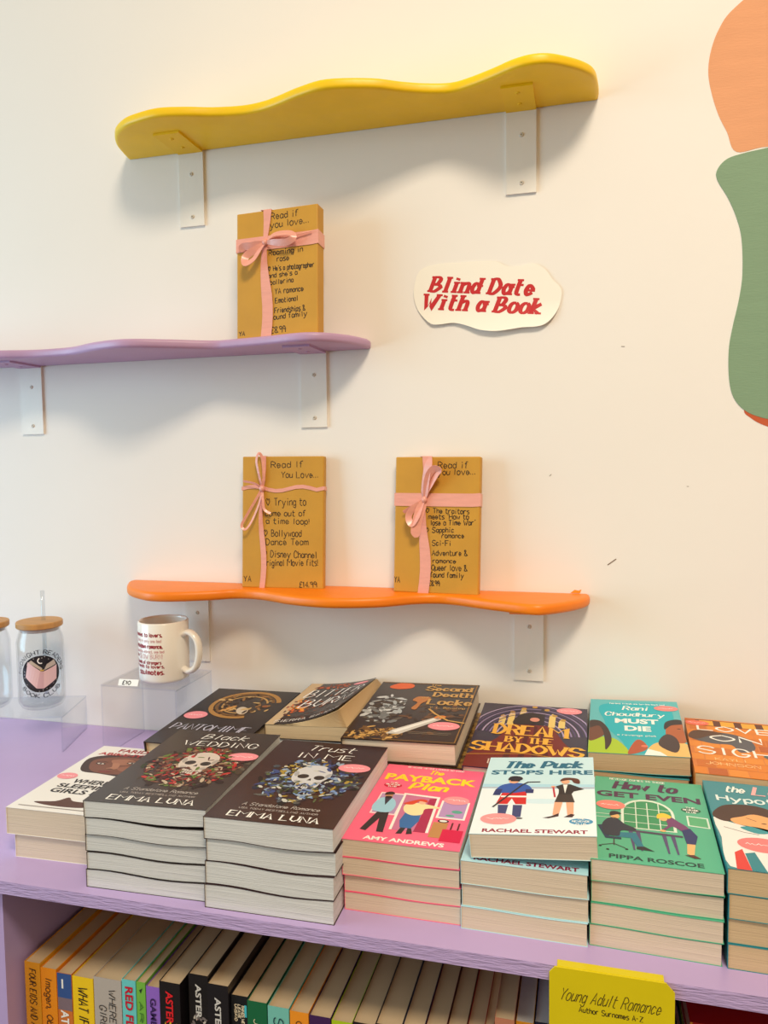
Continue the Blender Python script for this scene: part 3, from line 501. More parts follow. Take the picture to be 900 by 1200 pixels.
def art_hw(A, cv, w, d, th, t):
    new = title_maker(cv, w, d, th); SK = (242, 186, 120); FR = (226, 240, 226)
    A.p([(.24, .36), (.24, .56)] + [(.47 - .23 * math.cos(i * .2618), .56 + .16 * math.sin(i * .2618)) for i in range(1, 12)] + [(.70, .56), (.70, .36)], FR, 1)
    A.p([(.265, .37), (.265, .56)] + [(.47 - .205 * math.cos(i * .2618), .56 + .14 * math.sin(i * .2618)) for i in range(1, 12)] + [(.675, .56), (.675, .37)], (58, 150, 100), 2)
    for x in (.37, .47, .57): A.ul([(x, .37), (x, .68)], .0011, FR, 3)
    for y in (.43, .52, .60): A.ul([(.27, y), (.675, y)], .0011, FR, 3)
    A.p([(.80, .45), (.80, .57), (.98, .56), (.98, .44)], FR, 1).p([(.815, .46), (.815, .56), (.965, .55), (.965, .45)], (92, 178, 126), 2)
    A.ul([(.0, .50), (.2, .50)], .001, FR, 1).ul([(.0, .46), (.2, .46)], .001, FR, 1)
    A.e(.85, .64, .085, .05, (26, 94, 70), 3)
    # desk
    A.p([(.28, .345), (.74, .33), (.74, .31), (.28, .325)], (80, 62, 92), 5)
    for x in (.30, .36, .57, .64): A.p([(x, .325), (x + .035, .325), (x + .05, .13), (x + .035, .13)], (86, 72, 118), 4)
    # man in office chair
    A.sp([(.09, .30), (.08, .38), (.13, .45), (.20, .46), (.27, .40), (.36, .36), (.34, .33), (.24, .32), (.22, .26), (.12, .26)], (42, 44, 62), 6).e(.19, .48, .04, .05, SK, 6).sp([(.145, .48), (.15, .53), (.20, .54), (.245, .515), (.20, .50)], (44, 34, 34), 7)
    A.p([(.20, .30), (.36, .31), (.42, .17), (.37, .155), (.32, .25), (.20, .25)], (34, 122, 146), 5).p([(.36, .165), (.42, .175), (.50, .135), (.36, .14)], (40, 34, 40), 6)
    A.p([(.04, .36), (.08, .37), (.14, .25), (.24, .245), (.24, .225), (.11, .225)], (36, 54, 84), 4).ul([(.18, .23), (.18, .16)], .0014, (60, 60, 60), 3).ul([(.08, .15), (.18, .175), (.27, .14)], .0013, (60, 60, 60), 3)
    for x, y in ((.07, .14), (.13, .11), (.28, .13)): A.e(x, y, .013, .013, (34, 34, 38), 4)
    # woman leaning on the desk
    A.sp([(.62, .50), (.66, .535), (.72, .49), (.80, .42), (.76, .37), (.70, .41), (.66, .42), (.60, .37), (.57, .37), (.63, .43)], (120, 62, 112), 6).p([(.74, .39), (.81, .42), (.86, .34), (.83, .25), (.76, .25)], (40, 48, 104), 7).p([(.765, .26), (.75, .15), (.80, .13), (.83, .26)], SK, 6).p([(.73, .135), (.80, .145), (.85, .115), (.80, .11)], (84, 40, 34), 7).e(.60, .505, .035, .045, SK, 7).sp([(.55, .50), (.555, .55), (.61, .57), (.67, .54), (.65, .51), (.60, .52)], (246, 206, 62), 8).e(.585, .365, .025, .02, SK, 7)
    A.build('cover_illustration', cv)
    PU = (84, 36, 78); B = new(); B.hand('How to', .18, .77, .845, .94, .0048, PU, 3, k=.5, slant=.2, serif=.5); B.bold('GET EVEN', .02, .95, .725, .80, PU, .035); B.build('title_lettering', cv)
    B = new(); B.hand('REVENGE COMES TO THOSE', .14, .66, .963, .985, .0007, WHT, 3); B.build('tagline_lettering', cv); B = new(); B.hand('THE', .81, .89, .66, .677, .0006, WHT, 4).hand('REVENGE', .785, .915, .632, .65, .0007, WHT, 4).hand('CLUB', .81, .89, .605, .622, .0006, WHT, 4); B.build('badge_lettering', cv)
    B = new(); B.bold('PIPPA ROSCOE', .14, .86, .03, .07, (26, 62, 58), .025); B.build('author_lettering', cv)
    sticker(new, t, .15, .615, .13, .095, (248, 138, 128), 7)
stack(4, 'green paperback under the cartoon desk cover', 'paperbacks piled on the bookcase', (.0655, -.4438, .0878), (.12, -.89, -1.88), .1189, .2, [.022] * 4, mat((80, 180, 142), .32, 'green_cover'), PAGE_B, art_hw, wave=.0004, toplabel='green paperback with cartoon couple at a desk on its cover')

def art_hy(A, cv, w, d, th, t):
    new = title_maker(cv, w, d, th); SK = (240, 172, 110); HR = (72, 44, 32)
    A.sp([(.02, .02), (.02, .3), (.0, .52), (.12, .48), (.5, .4), (.9, .46), (1, .4), (.98, .02), (.5, .0)], (240, 236, 232), 1)
    A.sp([(.0, .56), (.08, .66), (.18, .70), (.35, .71), (.48, .66), (.52, .58), (.44, .56), (.30, .60), (.22, .55), (.12, .49), (.04, .50)], HR, 3)
    A.sp([(.13, .52), (.22, .56), (.32, .60), (.44, .57), (.52, .52), (.48, .44), (.40, .41), (.28, .45), (.16, .47)], SK, 4).e(.37, .50, .02, .008, HR, 5).ul([(.25, .55), (.32, .52)], .001, (120, 70, 50), 5)
    A.sp([(.55, .62), (.66, .70), (.80, .70), (.92, .62), (.90, .50), (.74, .46), (.58, .50)], (120, 66, 40), 3).sp([(.52, .54), (.64, .58), (.76, .55), (.78, .46), (.66, .42), (.55, .45)], SK, 5)
    A.sp([(.18, .43), (.28, .455), (.42, .42), (.30, .38)], (52, 150, 160), 4).ul([(.06, .42), (.2, .38), (.3, .37)], .001, (120, 110, 110), 3)
    A.p([(.06, .0), (.08, .16), (.14, .20), (.16, .0)], (222, 60, 52), 4).p([(.16, .0), (.15, .16), (.22, .18), (.26, .0)], (44, 132, 144), 4).p([(.6, .0), (.62, .3), (.9, .34), (.96, .0)], (60, 110, 150), 3)
    A.build('cover_illustration', cv)
    B = new(); B.hand('the', .16, .34, .865, .945, .0022, WHT, 3, slant=.25); B.hand('Love', .38, .86, .855, .965, .0042, (250, 176, 176), 3, k=.6, slant=.25); B.hand('Hypothesis', .08, .93, .74, .81, .0026, (226, 240, 240), 3); B.build('title_lettering', cv)
    sticker(new, t, .30, .26, .18, .115, (246, 128, 128), 8)
stack(4, 'teal paperback under the sleeping head cover', 'paperbacks piled on the bookcase', (.1912, -.4497, .096), (0, 0, -1.6), .129, .2, [.024] * 4, mat((44, 136, 148), .32, 'teal_cover'), PAGE_C, art_hy, toplabel='teal paperback with a sleeping dark haired cartoon head on its cover')

# ---- back row
def art_pa(A, cv, w, d, th, t):
    new = title_maker(cv, w, d, th); GD = (176, 128, 66)
    for ro, ri, c in ((.36, .29, GD), (.30, .25, (120, 84, 44)), (.24, .21, (196, 154, 92))):
        pts = [(.55 + ro * math.cos(.3 + i * .18), .71 + ro * .66 * math.sin(.3 + i * .18)) for i in range(28)]
        A.ul(pts, (ro - ri) * w * .7, c, 1 + ro * 4)
    A.sprigs(.55, .71, .34, .22, .3, 70, [(90, 62, 36), (150, 106, 58), (60, 42, 30), (206, 170, 110)], .04, 4, 5)
    A.e(.60, .60, .06, .10, (206, 190, 168), 8, .6).e(.42, .62, .10, .03, (206, 150, 80), 8, .9).e(.80, .70, .04, .03, (150, 90, 50), 8)
    A.build('cover_illustration', cv)
    B = new(); B.hand('PANTOMIME', .07, .92, .235, .325, .0024, (196, 194, 210), 3, k=.35, slant=.12, serif=.7); B.build('title_lettering', cv)
    sticker(new, t, .16, .475, .13, .09, seed=9)
stack(3, 'black hardback under the golden serpent ring', 'paperbacks piled on the bookcase', (-.531, -.2475, .0812), (5.61, -2.56, -5.25), .15, .201, [.027, .025, .022], mat((38, 32, 34), .3, 'black_cover'), PAGE_C, art_pa, hard=.8, toplabel='black hardback with a golden serpent ring on its cover', lower=(.006, .004))

def curled_book():
    w, d, th = .1218, .1986, .020; P = Vector((-.3739, -.2052, .1065)); E = Euler((R(.2), R(-1.5), R(.57)), 'XYZ')
    t = tag(empty('paperback_book', P - E.to_matrix() @ Vector((0, 0, th)), E), 'dark fiery paperback whose front cover curls up from its pages', 'book', 'paperbacks piled on the bookcase')
    cov = mat((48, 36, 34), .35, 'charred_cover'); book_mesh(t, w, d, th, cov, PAGE_C, curlf=True)
    def mp(f):
        def g(x, y, l):
            u = x / w; v = y / d; k = max(0, u) ** 2.0 * (.030 - .016 * v) * f
            return (x - w / 2 - u ** 2.2 * .011 * f, y, th - .0008 + k + l)
        return g
    def sheet(f, name, ma, th_=.0006):
        g = mp(f); b = MB(); nx, ny = 12, 6
        vs_ = [g(w * i / nx, d * j / ny, 0) for j in range(ny + 1) for i in range(nx + 1)]; vs_ += [(a, b_, c - th_) for a, b_, c in vs_]; N = (nx + 1) * (ny + 1); fs = []
        for j in range(ny):
            for i in range(nx):
                a = j * (nx + 1) + i; fs += [(a, a + 1, a + nx + 2, a + nx + 1), (N + a, N + a + nx + 1, N + a + nx + 2, N + a + 1)]
        for j in range(ny): a = j * (nx + 1) + nx; fs.append((a, N + a, N + a + nx + 1, a + nx + 1)); a = j * (nx + 1); fs.append((a, a + nx + 1, N + a + nx + 1, N + a))
        for i in range(nx): fs.append((i, N + i, N + i + 1, i + 1)); a = ny * (nx + 1) + i; fs.append((a, a + 1, N + a + 1, N + a))
        return fixnormals(b.add(vs_, fs).build(name, ma, t, True))
    for f in [.06 + .058 * q for q in range(15)]: sheet(f, 'loose_page', mat((226, 196, 150), .8, 'page_paper'), .0004)
    cv = sheet(1, 'front_cover', cov)
    A = Art(w, d, mp(1)); A.sprigs(.18, .40, .16, .22, 0, 60, [(222, 98, 30), (240, 150, 40), (150, 60, 28), (90, 44, 30)], .05, 3, 3); A.sprigs(.55, .45, .42, .4, 0, 120, [(70, 44, 36), (110, 62, 44), (90, 80, 74), (150, 84, 50), (60, 40, 36)], .05, 2, 4); A.sprigs(.45, .9, .3, .06, 0, 30, [(200, 90, 34), (120, 60, 40)], .05, 3, 6)
    A.build('cover_illustration', cv)
    B = Art(w, d, mp(1)); B.hand('BITTER', .10, .95, .62, .80, .0026, WHT, 9, k=.5, slant=.15); B.hand('BURN', .18, .88, .36, .55, .0028, WHT, 9, k=.5, slant=.15); B.build('title_lettering', cv)
    B = Art(w, d, mp(1)); B.hand('SIERRA SIMONE', .08, .97, .045, .095, .0015, (220, 212, 204), 9); B.build('author_lettering', cv)
    A = Art(w, d, mp(1)); A.e(.80, .90, .12, .07, STICK, 10, 0, 24); A.build('sticker', t, 'pink oval sticker'); 
    return t
curled_book()
stack(3, 'pale edged paperback below the curling cover', 'paperbacks piled on the bookcase', (-.374, -.203, .0858), (0, 0, .6), .1215, .196, [.029, .0285, .028], mat((70, 54, 48), .4, 'brown_cover'), PAGE_A, None, toplabel='pale edged paperback directly beneath the curling cover')

def art_sd(A, cv, w, d, th, t):
    new = title_maker(cv, w, d, th); GD = (206, 160, 88)
    A.sprigs(.22, .48, .2, .26, 0, 90, [(120, 124, 126), (176, 184, 188), (92, 84, 74), (210, 216, 220), (74, 60, 48)], .055, 1, 11)
    A.sprigs(.25, .10, .26, .1, 0, 90, [(176, 128, 62), (120, 84, 44), (206, 160, 88), (66, 48, 34)], .045, 2, 12)
    A.sprigs(.70, .45, .28, .35, 0, 70, [(74, 54, 42), (110, 74, 48), (56, 42, 36)], .05, 1, 13)
    A.sp([(.12, .93), (.22, .99), (.34, .96), (.34, .89), (.22, .86), (.12, .88)], (226, 96, 34), 4)
    A.p([(.36, .10), (.40, .16), (.74, .40), (.78, .35), (.48, .10)], (206, 200, 190), 8).p([(.40, .14), (.75, .385), (.765, .37), (.44, .12)], (240, 238, 230), 9)
    A.e(.76, .385, .055, .04, (222, 130, 50), 9, .5).ul([(.62, .52), (.70, .44), (.84, .34), (1.0, .31)], .0032, GD, 9).sp([(.42, .66), (.46, .73), (.58, .72), (.56, .66), (.52, .60), (.50, .50), (.45, .52), (.48, .62)], (190, 120, 60), 8)
    for p in ([(.0, .0), (1, .0)], [(1, 0), (1, 1)], [(0, 1), (1, 1)]): A.ul([(.02 + a * .96, .015 + b_ * .97) for a, b_ in p], .0016, (150, 108, 54), 5)
    A.build('cover_illustration', cv)
    B = new(); B.hand('The', .52, .62, .945, .975, .0012, GD, 10).hand('Second', .50, .94, .855, .93, .0040, GD, 10, k=.5, serif=.7).hand('Death', .60, .97, .745, .82, .0040, GD, 10, k=.5, serif=.7).hand('of', .50, .56, .70, .73, .0012, GD, 10).hand('Locke', .58, .99, .60, .69, .0042, GD, 10, k=.5, serif=.7); B.build('title_lettering', cv)
    B = new(); B.hand('V. L. Bovalino', .62, .95, .53, .56, .0009, GD, 10); B.ul([(.52, .14), (.92, .14)], .0006, (180, 160, 130), 10).ul([(.55, .12), (.9, .12)], .0006, (180, 160, 130), 10); B.build('author_lettering', cv)
    sticker(new, t, .83, .25, .14, .09, seed=14)
GOLDC = mat((70, 48, 32), .4, 'gilded_cover', noise=.8, nscale=130, c2=(196, 150, 78))
stack(4, 'gilt patterned hardback under the sword cover', 'paperbacks piled on the bookcase', (-.2347, -.2395, .1087), (3.29, -1.57, -.2), .1544, .221, [.030, .026, .025, .024], mat((50, 36, 32), .32, 'sepia_cover'), PAGE_B, art_sd, hard=.6, toplabel='dark brown hardback with a long sword and gold title on its cover', lower=(.006, .010), covers={1: GOLDC, 2: GOLDC, 3: GOLDC})

def art_dr(A, cv, w, d, th, t):
    new = title_maker(cv, w, d, th); rg = random.Random(3)
    for i in range(11):
        r = .22 + i * .032; n = 26
        for sgn in (1,): A.ul([(.5 + r * 1.05 * math.cos(.1 + q * 2.95 / n), .48 + r * .95 * math.sin(.1 + q * 2.95 / n)) for q in range(n + 1)], .0022, [(150, 130, 176), (86, 70, 116), (186, 166, 206), (62, 50, 92)][i % 4], 1 + i * .2)
    A.p([(.0, .0), (.0, .16), (.22, .42), (.33, .66), (.68, .66), (.80, .42), (1, .16), (1, 0)], (120, 36, 30), 4)
    for x in (.28, .42, .55, .66): A.p([(x, .0), (.5 + (x - .5) * .5, .64), (.5 + (x - .5) * .5 + .03, .64), (x + .06, .0)], (88, 24, 26), 4.5)
    for x, v, h in ((.22, .64, .11), (.30, .64, .18), (.40, .66, .23), (.58, .66, .24), (.68, .64, .18), (.77, .64, .10)): A.p([(x - .03, v), (x - .03, v + h), (x, v + h + .06), (x + .03, v + h), (x + .03, v)], (236, 206, 120) if x != .58 else (44, 34, 46), 5)
    for x, v in ((.22, .78), (.30, .86), (.40, .93), (.50, .97), (.62, .93), (.70, .84), (.78, .77)): A.e(x, v, .026, .03, (196, 150, 62), 5.5)
    A.sp([(.33, .66), (.36, .80), (.46, .87), (.57, .84), (.60, .72), (.52, .67)], (44, 30, 32), 6).e(.52, .75, .045, .05, (226, 150, 130), 7)
    A.ul([(.0, .16), (.5, .225), (1, .17)], .0014, (214, 158, 56), 6)
    A.build('cover_illustration', cv); GD = (244, 184, 66)
    B = new(); B.hand('DREAM', .18, .82, .49, .635, .0058, GD, 9, k=.45, serif=.7).hand('BY THE', .30, .71, .375, .455, .0038, GD, 9, k=.45, serif=.7).hand('SHADOWS', .03, .96, .235, .35, .0058, GD, 9, k=.45, serif=.7); B.build('title_lettering', cv)
    B = new(); B.hand('LOGAN KARLIE', .2, .8, .06, .12, .0016, (226, 206, 190), 9); B.build('author_lettering', cv)
    sticker(new, t, .83, .935, .12, .08, seed=15)
stack(3, 'violet hardback under the castle tower cover', 'paperbacks piled on the bookcase', (-.0735, -.2445, .0862), (3.09, -.26, -.23), .1527, .222, [.030, .028, .026], mat((52, 42, 66), .34, 'violet_cover'), PAGE_B, art_dr, hard=.6, toplabel='violet hardback with castle towers and red cloak on its cover', lower=(.0, .010))

def art_ra(A, cv, w, d, th, t):
    new = title_maker(cv, w, d, th); BR = (112, 62, 42)
    A.sp([(.10, .78), (.16, .90), (.5, .95), (.85, .93), (.92, .75), (.90, .55), (.78, .30), (.66, .05), (.42, .05), (.34, .22), (.2, .42), (.16, .58)], (10, 178, 192), 1)
    A.sp([(.0, .0), (.0, .24), (.14, .27), (.30, .22), (.40, .0)], (170, 200, 30), 2)
    A.sp([(.0, .20), (.0, .50), (.10, .50), (.17, .44), (.18, .34), (.12, .25)], BR, 3).sp([(.0, .42), (.0, .55), (.12, .55), (.21, .40), (.24, .20), (.18, .05), (.17, .20), (.15, .36), (.10, .46)], (58, 34, 30), 4)
    A.sp([(.60, .0), (.66, .18), (.84, .24), (1, .20), (1, 0)], (240, 190, 110), 2).sp([(.82, .26), (.82, .48), (.90, .56), (1, .56), (1, .24)], (176, 92, 48), 3).sp([(.80, .44), (.82, .57), (.92, .63), (1, .62), (1, .55), (.88, .52)], (40, 30, 34), 4).e(.95, .46, .02, .01, (40, 30, 34), 5)
    A.sp([(.72, .16), (.74, .28), (.82, .36), (.90, .30), (.92, .16), (.86, .06)], (66, 46, 46), 5)
    A.sp([(.40, .0), (.44, .14), (.50, .24), (.56, .22), (.60, .12), (.54, .05)], (178, 80, 44), 4).e(.57, .14, .035, .03, (226, 120, 90), 5).p([(.56, .0), (.60, .10), (.72, .06), (.78, .0)], WHT, 4)
    A.build('cover_illustration', cv)
    B = new(); B.hand('Rani', .37, .67, .785, .865, .0024, WHT, 6, k=.6, slant=.15).hand('Choudhury', .17, .83, .665, .735, .0022, WHT, 6, k=.6, slant=.1).bold('MUST', .28, .75, .525, .615, WHT, .04, lay=6).bold('DIE', .38, .66, .39, .48, WHT, .04, lay=6); B.build('title_lettering', cv)
    B = new(); B.hand('Two best friends one terrible boyfriend', .22, .85, .905, .93, .0007, WHT, 6); B.build('tagline_lettering', cv); B = new(); B.hand('a revenge plot', .30, .70, .30, .325, .0007, WHT, 6); B.build('tagline_lettering', cv)
    sticker(new, t, .86, .845, .135, .09, (244, 136, 132), 16)
stack(4, 'aqua paperback under the cartoon heads cover', 'paperbacks piled on the bookcase', (.0642, -.2061, .1041), (2.16, -2.26, -1.48), .1213, .1985, [.024, .0235, .0235, .0232], mat((84, 184, 190), .32, 'aqua_cover'), PAGE_C, art_ra, toplabel='aqua paperback with cartoon heads and white title on its cover', wave=.0005)

def art_lv(A, cv, w, d, th, t):
    new = title_maker(cv, w, d, th); rg = random.Random(8)
    for j in range(9):
        for i in range(6):
            x = (i + (.5 if j % 2 else 0)) / 6 - .05; A.p([(max(0, x), j / 9), (min(1, x + .155), j / 9), (min(1, x + .155), j / 9 + .1), (max(0, x), j / 9 + .1)], rg.choice([(206, 110, 22), (224, 128, 26), (188, 92, 22), (230, 140, 40)]), 1)
    A.r(.1, .9, .86, .98, (96, 44, 22), 2)
    for x in (.14, .34, .54, .74): A.r(x, x + .13, .87, .97, (238, 170, 50), 3)
    A.sp([(.02, .60), (.14, .72), (.36, .74), (.55, .66), (.58, .48), (.44, .40), (.38, .52), (.20, .52)], (84, 84, 92), 3).sp([(.0, .62), (.06, .74), (.2, .76), (.34, .72), (.2, .66), (.08, .58)], (84, 50, 30), 4).sp([(.62, .36), (.8, .42), (1, .34), (1, .2), (.85, .24)], (70, 96, 98), 3).sp([(.72, .62), (.84, .72), (1, .68), (1, .56), (.84, .56)], (60, 60, 70), 3)
    A.build('cover_illustration', cv)
    for tx, a, b_, c, e_ in (('LOVE', .11, .80, .77, .865), ('ON', .22, .66, .58, .685), ('SIGHT', .07, .88, .33, .45)): B = new(); B.hand(tx, a, b_, c, e_, .0031, WHT, 6); B.build('title_lettering', cv)
    B = new(); B.hand('KAYLI', .2, .46, .235, .275, .0011, (250, 200, 140), 6).hand('JOHNSON', .11, .56, .155, .20, .0012, (250, 200, 140), 6); B.build('author_lettering', cv)
    sticker(new, t, .11, .905, .12, .08, (236, 112, 92), 17)
stack(4, 'orange paperback under the brick patterned cover', 'paperbacks piled on the bookcase', (.1935, -.2383, .0989), (-.61, -.04, -3.45), .135, .2093, [.025, .0245, .0245, .0244], mat((216, 120, 24), .35, 'orange_cover'), PAGE_C, art_lv, toplabel='orange brick patterned paperback with large white capitals on its cover')

# ================================================================== BOOKS STANDING ON THE SHELF BELOW
SH = -.3188
def spine_book(label, x0, x1, ztop, col, y=-.44, depth=.130, words=(), art=None, page=PAGE_C, rz=0.):
    w = x1 - x0; h = ztop - SH; t = tag(empty('standing_book', ((x0 + x1) / 2, y, SH), (0, 0, rz)), label, 'book', 'paperbacks standing on the shelf below')
    c = .0004; b = MB().box(-w / 2, w / 2, 0, c, 0, h).box(-w / 2, -w / 2 + c, c, depth, 0, h).box(w / 2 - c, w / 2, c, depth, 0, h)
    cv = b.build('cover', mat(col, .35, 'spine_cover'), t)
    MB().box(-w / 2 + c, w / 2 - c, c, depth - .001, .001, h - .0015).build('page_block', page, t)
    # lettering runs down the spine: text x -> down, text y -> to the right
    if art: A = Art(w, h, lambda x, y_, l: (x - w / 2, -l, y_)); art(A); A.build('spine_print', cv)
    if words:
        A = Art(h, w, lambda x, y_, l: (y_ - w / 2, -.0003 - l, h - x))
        for wd in words:
            tx, s0, s1, v0, v1, c_, st = wd
            if st == 'b': A.bold(tx, s0, s1, v0, v1, c_, .03)
            else: A.hand(tx, s0, s1, v0, v1, .0013 if st == 'h' else .0009, c_, 2, slant=.15)
        A.build('spine_lettering', cv)
    return t
D = .0006
sp = [-.6493, -.6267, -.6042, -.5832, -.5541, -.5166, -.4976, -.4851, -.4666, -.4329, -.4076, -.3808, -.3592, -.3349, -.309, -.2864, -.2612, -.2373, -.2119, -.1832, -.1596, -.1372, -.1169, -.0985, -.0864, -.0659, -.0474, -.028, -.006, .02]
def bk(i, label, ztop, col, y=-.44, words=(), art=None, x1=None, page=PAGE_C): return spine_book(label, sp[i] + D, (x1 if x1 else sp[i + 1]) - D, ztop, col, y, .130, words, art, page)
bk(0, 'amber spined paperback standing against the lilac panel', -.1222, (226, 156, 30), words=[('FOUR EIDS AND A FUNERAL', .04, .62, .3, .72, (50, 30, 20), 't')])
bk(1, 'orange spined paperback with black handwritten style title', -.126, (240, 146, 24), words=[('Imogen, Obviously', .06, .6, .3, .7, (40, 24, 20), 't')])
bk(2, 'paperback with a blue to orange spine', -.1287, (214, 120, 50), words=[('ATH', .24, .38, .2, .75, WHT, 'b')], art=lambda A: A.r(0, 1, .84, 1, (52, 86, 150)).r(0, 1, .76, .84, (130, 110, 120)).r(.3, .42, .9, .96, WHT, 2))
bk(3, 'yellow spined paperback with large black title', -.1294, (248, 206, 30), words=[("WHAT IF IT'S US", .06, .55, .28, .72, (36, 30, 24), 'h')])
bk(4, 'wide pale grey spined paperback with spaced black capitals', -.1256, (186, 176, 168), words=[('WHERE SLEEPING', .06, .62, .55, .78, (40, 34, 34), 't'), ('GIRLS LIE', .17, .5, .2, .43, (40, 34, 34), 't')])
bk(5, 'aqua spined paperback with red bold title', -.1225, (110, 208, 208), words=[('RED FLAGS', .04, .44, .22, .8, (200, 20, 50), 'b')])
bk(6, 'thin lime green spined paperback', -.1224, (120, 186, 70), words=[('ARCHIE', .12, .5, .3, .7, (60, 120, 50), 't')], art=lambda A: A.p([(.3, .95), (.7, .965), (.5, .93)], (30, 60, 40), 2))
bk(7, 'violet spined paperback with dark narrow title', -.1254, (148, 104, 204), words=[('GAME SET MATCH', .07, .6, .28, .72, (54, 30, 90), 'b')])
def face(A): A.e(.5, .68, .3, .35, (150, 140, 138), 1).e(.42, .70, .07, .06, (40, 34, 40), 2).e(.62, .70, .07, .06, (40, 34, 40), 2).sprigs(.5, .70, .45, .08, .6, 30, [(170, 40, 50), (120, 110, 110), (200, 190, 180)], .14, 3, 5)
def crown(A): A.p([(.1, .68), (.25, .77), (.35, .71), (.5, .79), (.62, .71), (.8, .77), (.9, .68)], (232, 190, 40), 1)
bk(8, 'black spined paperback with red title and yellow crown', -.1151, (26, 22, 26), words=[('ASTER', .05, .24, .3, .66, (226, 30, 40), 'b')], art=crown, x1=-.4395, y=-.442)
bk(9, 'black spined paperback with white title and rose, the first of two', -.1045, (24, 22, 26), words=[('ASTER', .05, .24, .35, .65, (210, 206, 202), 'b')], art=face, y=-.436)
bk(10, 'black spined paperback with white title and pale face', -.1092, (26, 24, 30), words=[('ASTER', .07, .26, .35, .65, (210, 206, 202), 'b')], art=face, y=-.440)
bk(11, 'black spined paperback with small stacked cream print', -.1205, (20, 26, 32), words=[('THINGS WE', .05, .16, .62, .78, (226, 210, 180), 't'), ('LEAVE', .05, .13, .42, .56, (226, 210, 180), 't'), ('UNSAID', .05, .15, .22, .36, (226, 210, 180), 't')], art=lambda A: A.r(.78, .92, .88, .95, (70, 200, 220)), y=-.436)
bk(12, 'dark green spined paperback with cream italic title', -.1207, (22, 104, 66), words=[('Jasmine', .1, .34, .34, .66, (226, 214, 180), 't')])
bk(13, 'pale teal spined paperback with dark script title', -.1223, (120, 196, 184), words=[('She Is', .06, .34, .3, .72, (30, 70, 80), 'h')])
bk(14, 'orange spined paperback beside the pale teal one', -.1236, (244, 152, 40), words=[('Go', .05, .16, .35, .65, (60, 40, 30), 't')])
bk(15, 'dark purple spined paperback beside the orange one', -.1243, (66, 34, 86))
bk(16, 'bright lime spined paperback beside the dark purple one', -.1255, (176, 204, 30))
bk(17, 'black spined paperback beside the bright lime one', -.1231, (34, 24, 28))
bk(18, 'cream topped paperback with a charcoal spine', -.1203, (50, 44, 48))
bk(19, 'cream topped paperback with a navy spine', -.1188, (34, 42, 76))
bk(20, 'cream topped paperback with a maroon spine', -.1181, (110, 34, 44))
bk(21, 'cream topped paperback with a brown spine', -.1177, (120, 74, 44))
bk(22, 'cream topped paperback with a red spine', -.1166, (176, 44, 36), x1=-.0985)
bk(23, 'slim cream topped paperback with a rust spine', -.110, (150, 66, 34), x1=-.0880)
bk(24, 'copper framed spined paperback with black panel', -.0865, (196, 128, 100), art=lambda A: A.r(.22, .85, .55, .955, (24, 20, 24)).e(.5, .93, .12, .12, (200, 190, 170), 2), y=-.446)
bk(25, 'amber spined paperback beside the copper framed one', -.0909, (236, 164, 40), page=PAGE_A)
bk(26, 'midnight blue spined paperback beside the amber one', -.0884, (24, 26, 58), page=PAGE_A)
bk(27, 'grey spined paperback behind the yellow shelf card', -.095, (130, 126, 130)); bk(28, 'sand spined paperback behind the yellow shelf card', -.10, (200, 170, 130))
# pile lying flat right of the divider
z = SH; pile = [('navy', (34, 44, 92)), ('cream', (226, 214, 190)), ('plum', (100, 40, 80)), ('sky blue', (110, 170, 214)), ('white', (236, 232, 226)), ('mustard', (206, 160, 40)), ('forest green', (30, 90, 60)), ('lime green', (160, 196, 60)), ('red', (186, 24, 22))]
th = [.0285] * 7 + [.0265, .0265]; k = (-.0685 - .0265 - SH - .0265) / sum(th[:7]) * 1.0
for i, (nm, c) in enumerate(pile):
    h = th[i] * (k * 1.0 if i < 7 else 1); t = tag(empty('flat_book', (.0985 + .098, -.43, z), (0, 0, R(-1 if i % 2 else .6))), f'{nm} spined book lying in the pile right of the yellow card', 'book', 'books lying flat on the shelf below')
    b = MB().box(-.098, .098, 0, .0009, 0, h).box(-.098, .098, .0009, .128, 0, .0009).box(-.098, .098, .0009, .128, h - .0009, h); cv = b.build('cover', mat(c, .3, 'spine_cover'), t)
    MB().box(-.0965, .0965, .0009, .127, .0009, h - .0009).build('page_block', PAGE_C, t)
    if nm == 'red':
        A = Art(.196, h, lambda x, y_, l: (x - .098, -l, y_)); A.r(0, .012, 0, 1, (240, 170, 60))
        for v in (.2, .42, .64, .82): A.r(.045, .075, v - .05, v + .05, (236, 150, 50), 2)
        A.build('spine_print', cv)
    z += h

# ---- yellow shelf card folded over the edge
card = tag(empty('shelf_card', (.024, -.482, -.04)), 'yellow card with handwritten style lettering hung on the bookcase edge', 'card')
YEL = mat((226, 206, 22), .3, 'yellow_card', noise=.05, nscale=30)
b = MB(); f = [(-.055, -.055), (.055, -.055), (.055, .0325), (.0475, .0405), (-.050, .0405), (-.055, .0345)]
n = len(f); b.add([(x, -.0008, z_) for x, z_ in f] + [(x, .0008, z_) for x, z_ in f], [tuple(range(n)), tuple(range(2 * n - 1, n - 1, -1))] + [(i, i + n, (i + 1) % n + n, (i + 1) % n) for i in range(n)])
b.box(-.048, .046, .0008, .010, .0402, .0410)
fixnormals(b.build('card_body', YEL, card))
A = Art(1, 1, lambda x, y_, l: (x, -.0008 - l, y_)); A.hand('Young Adult Romance', -.046, .046, .010, .0215, .0007, (70, 62, 20), 1, slant=.35); A.build('lettering', card)
A = Art(1, 1, lambda x, y_, l: (x, -.0008 - l, y_)); A.hand('Author Surnames A-Z', -.028, .028, .0008, .0058, .0007, (60, 54, 20), 1); A.build('small_lettering', card)

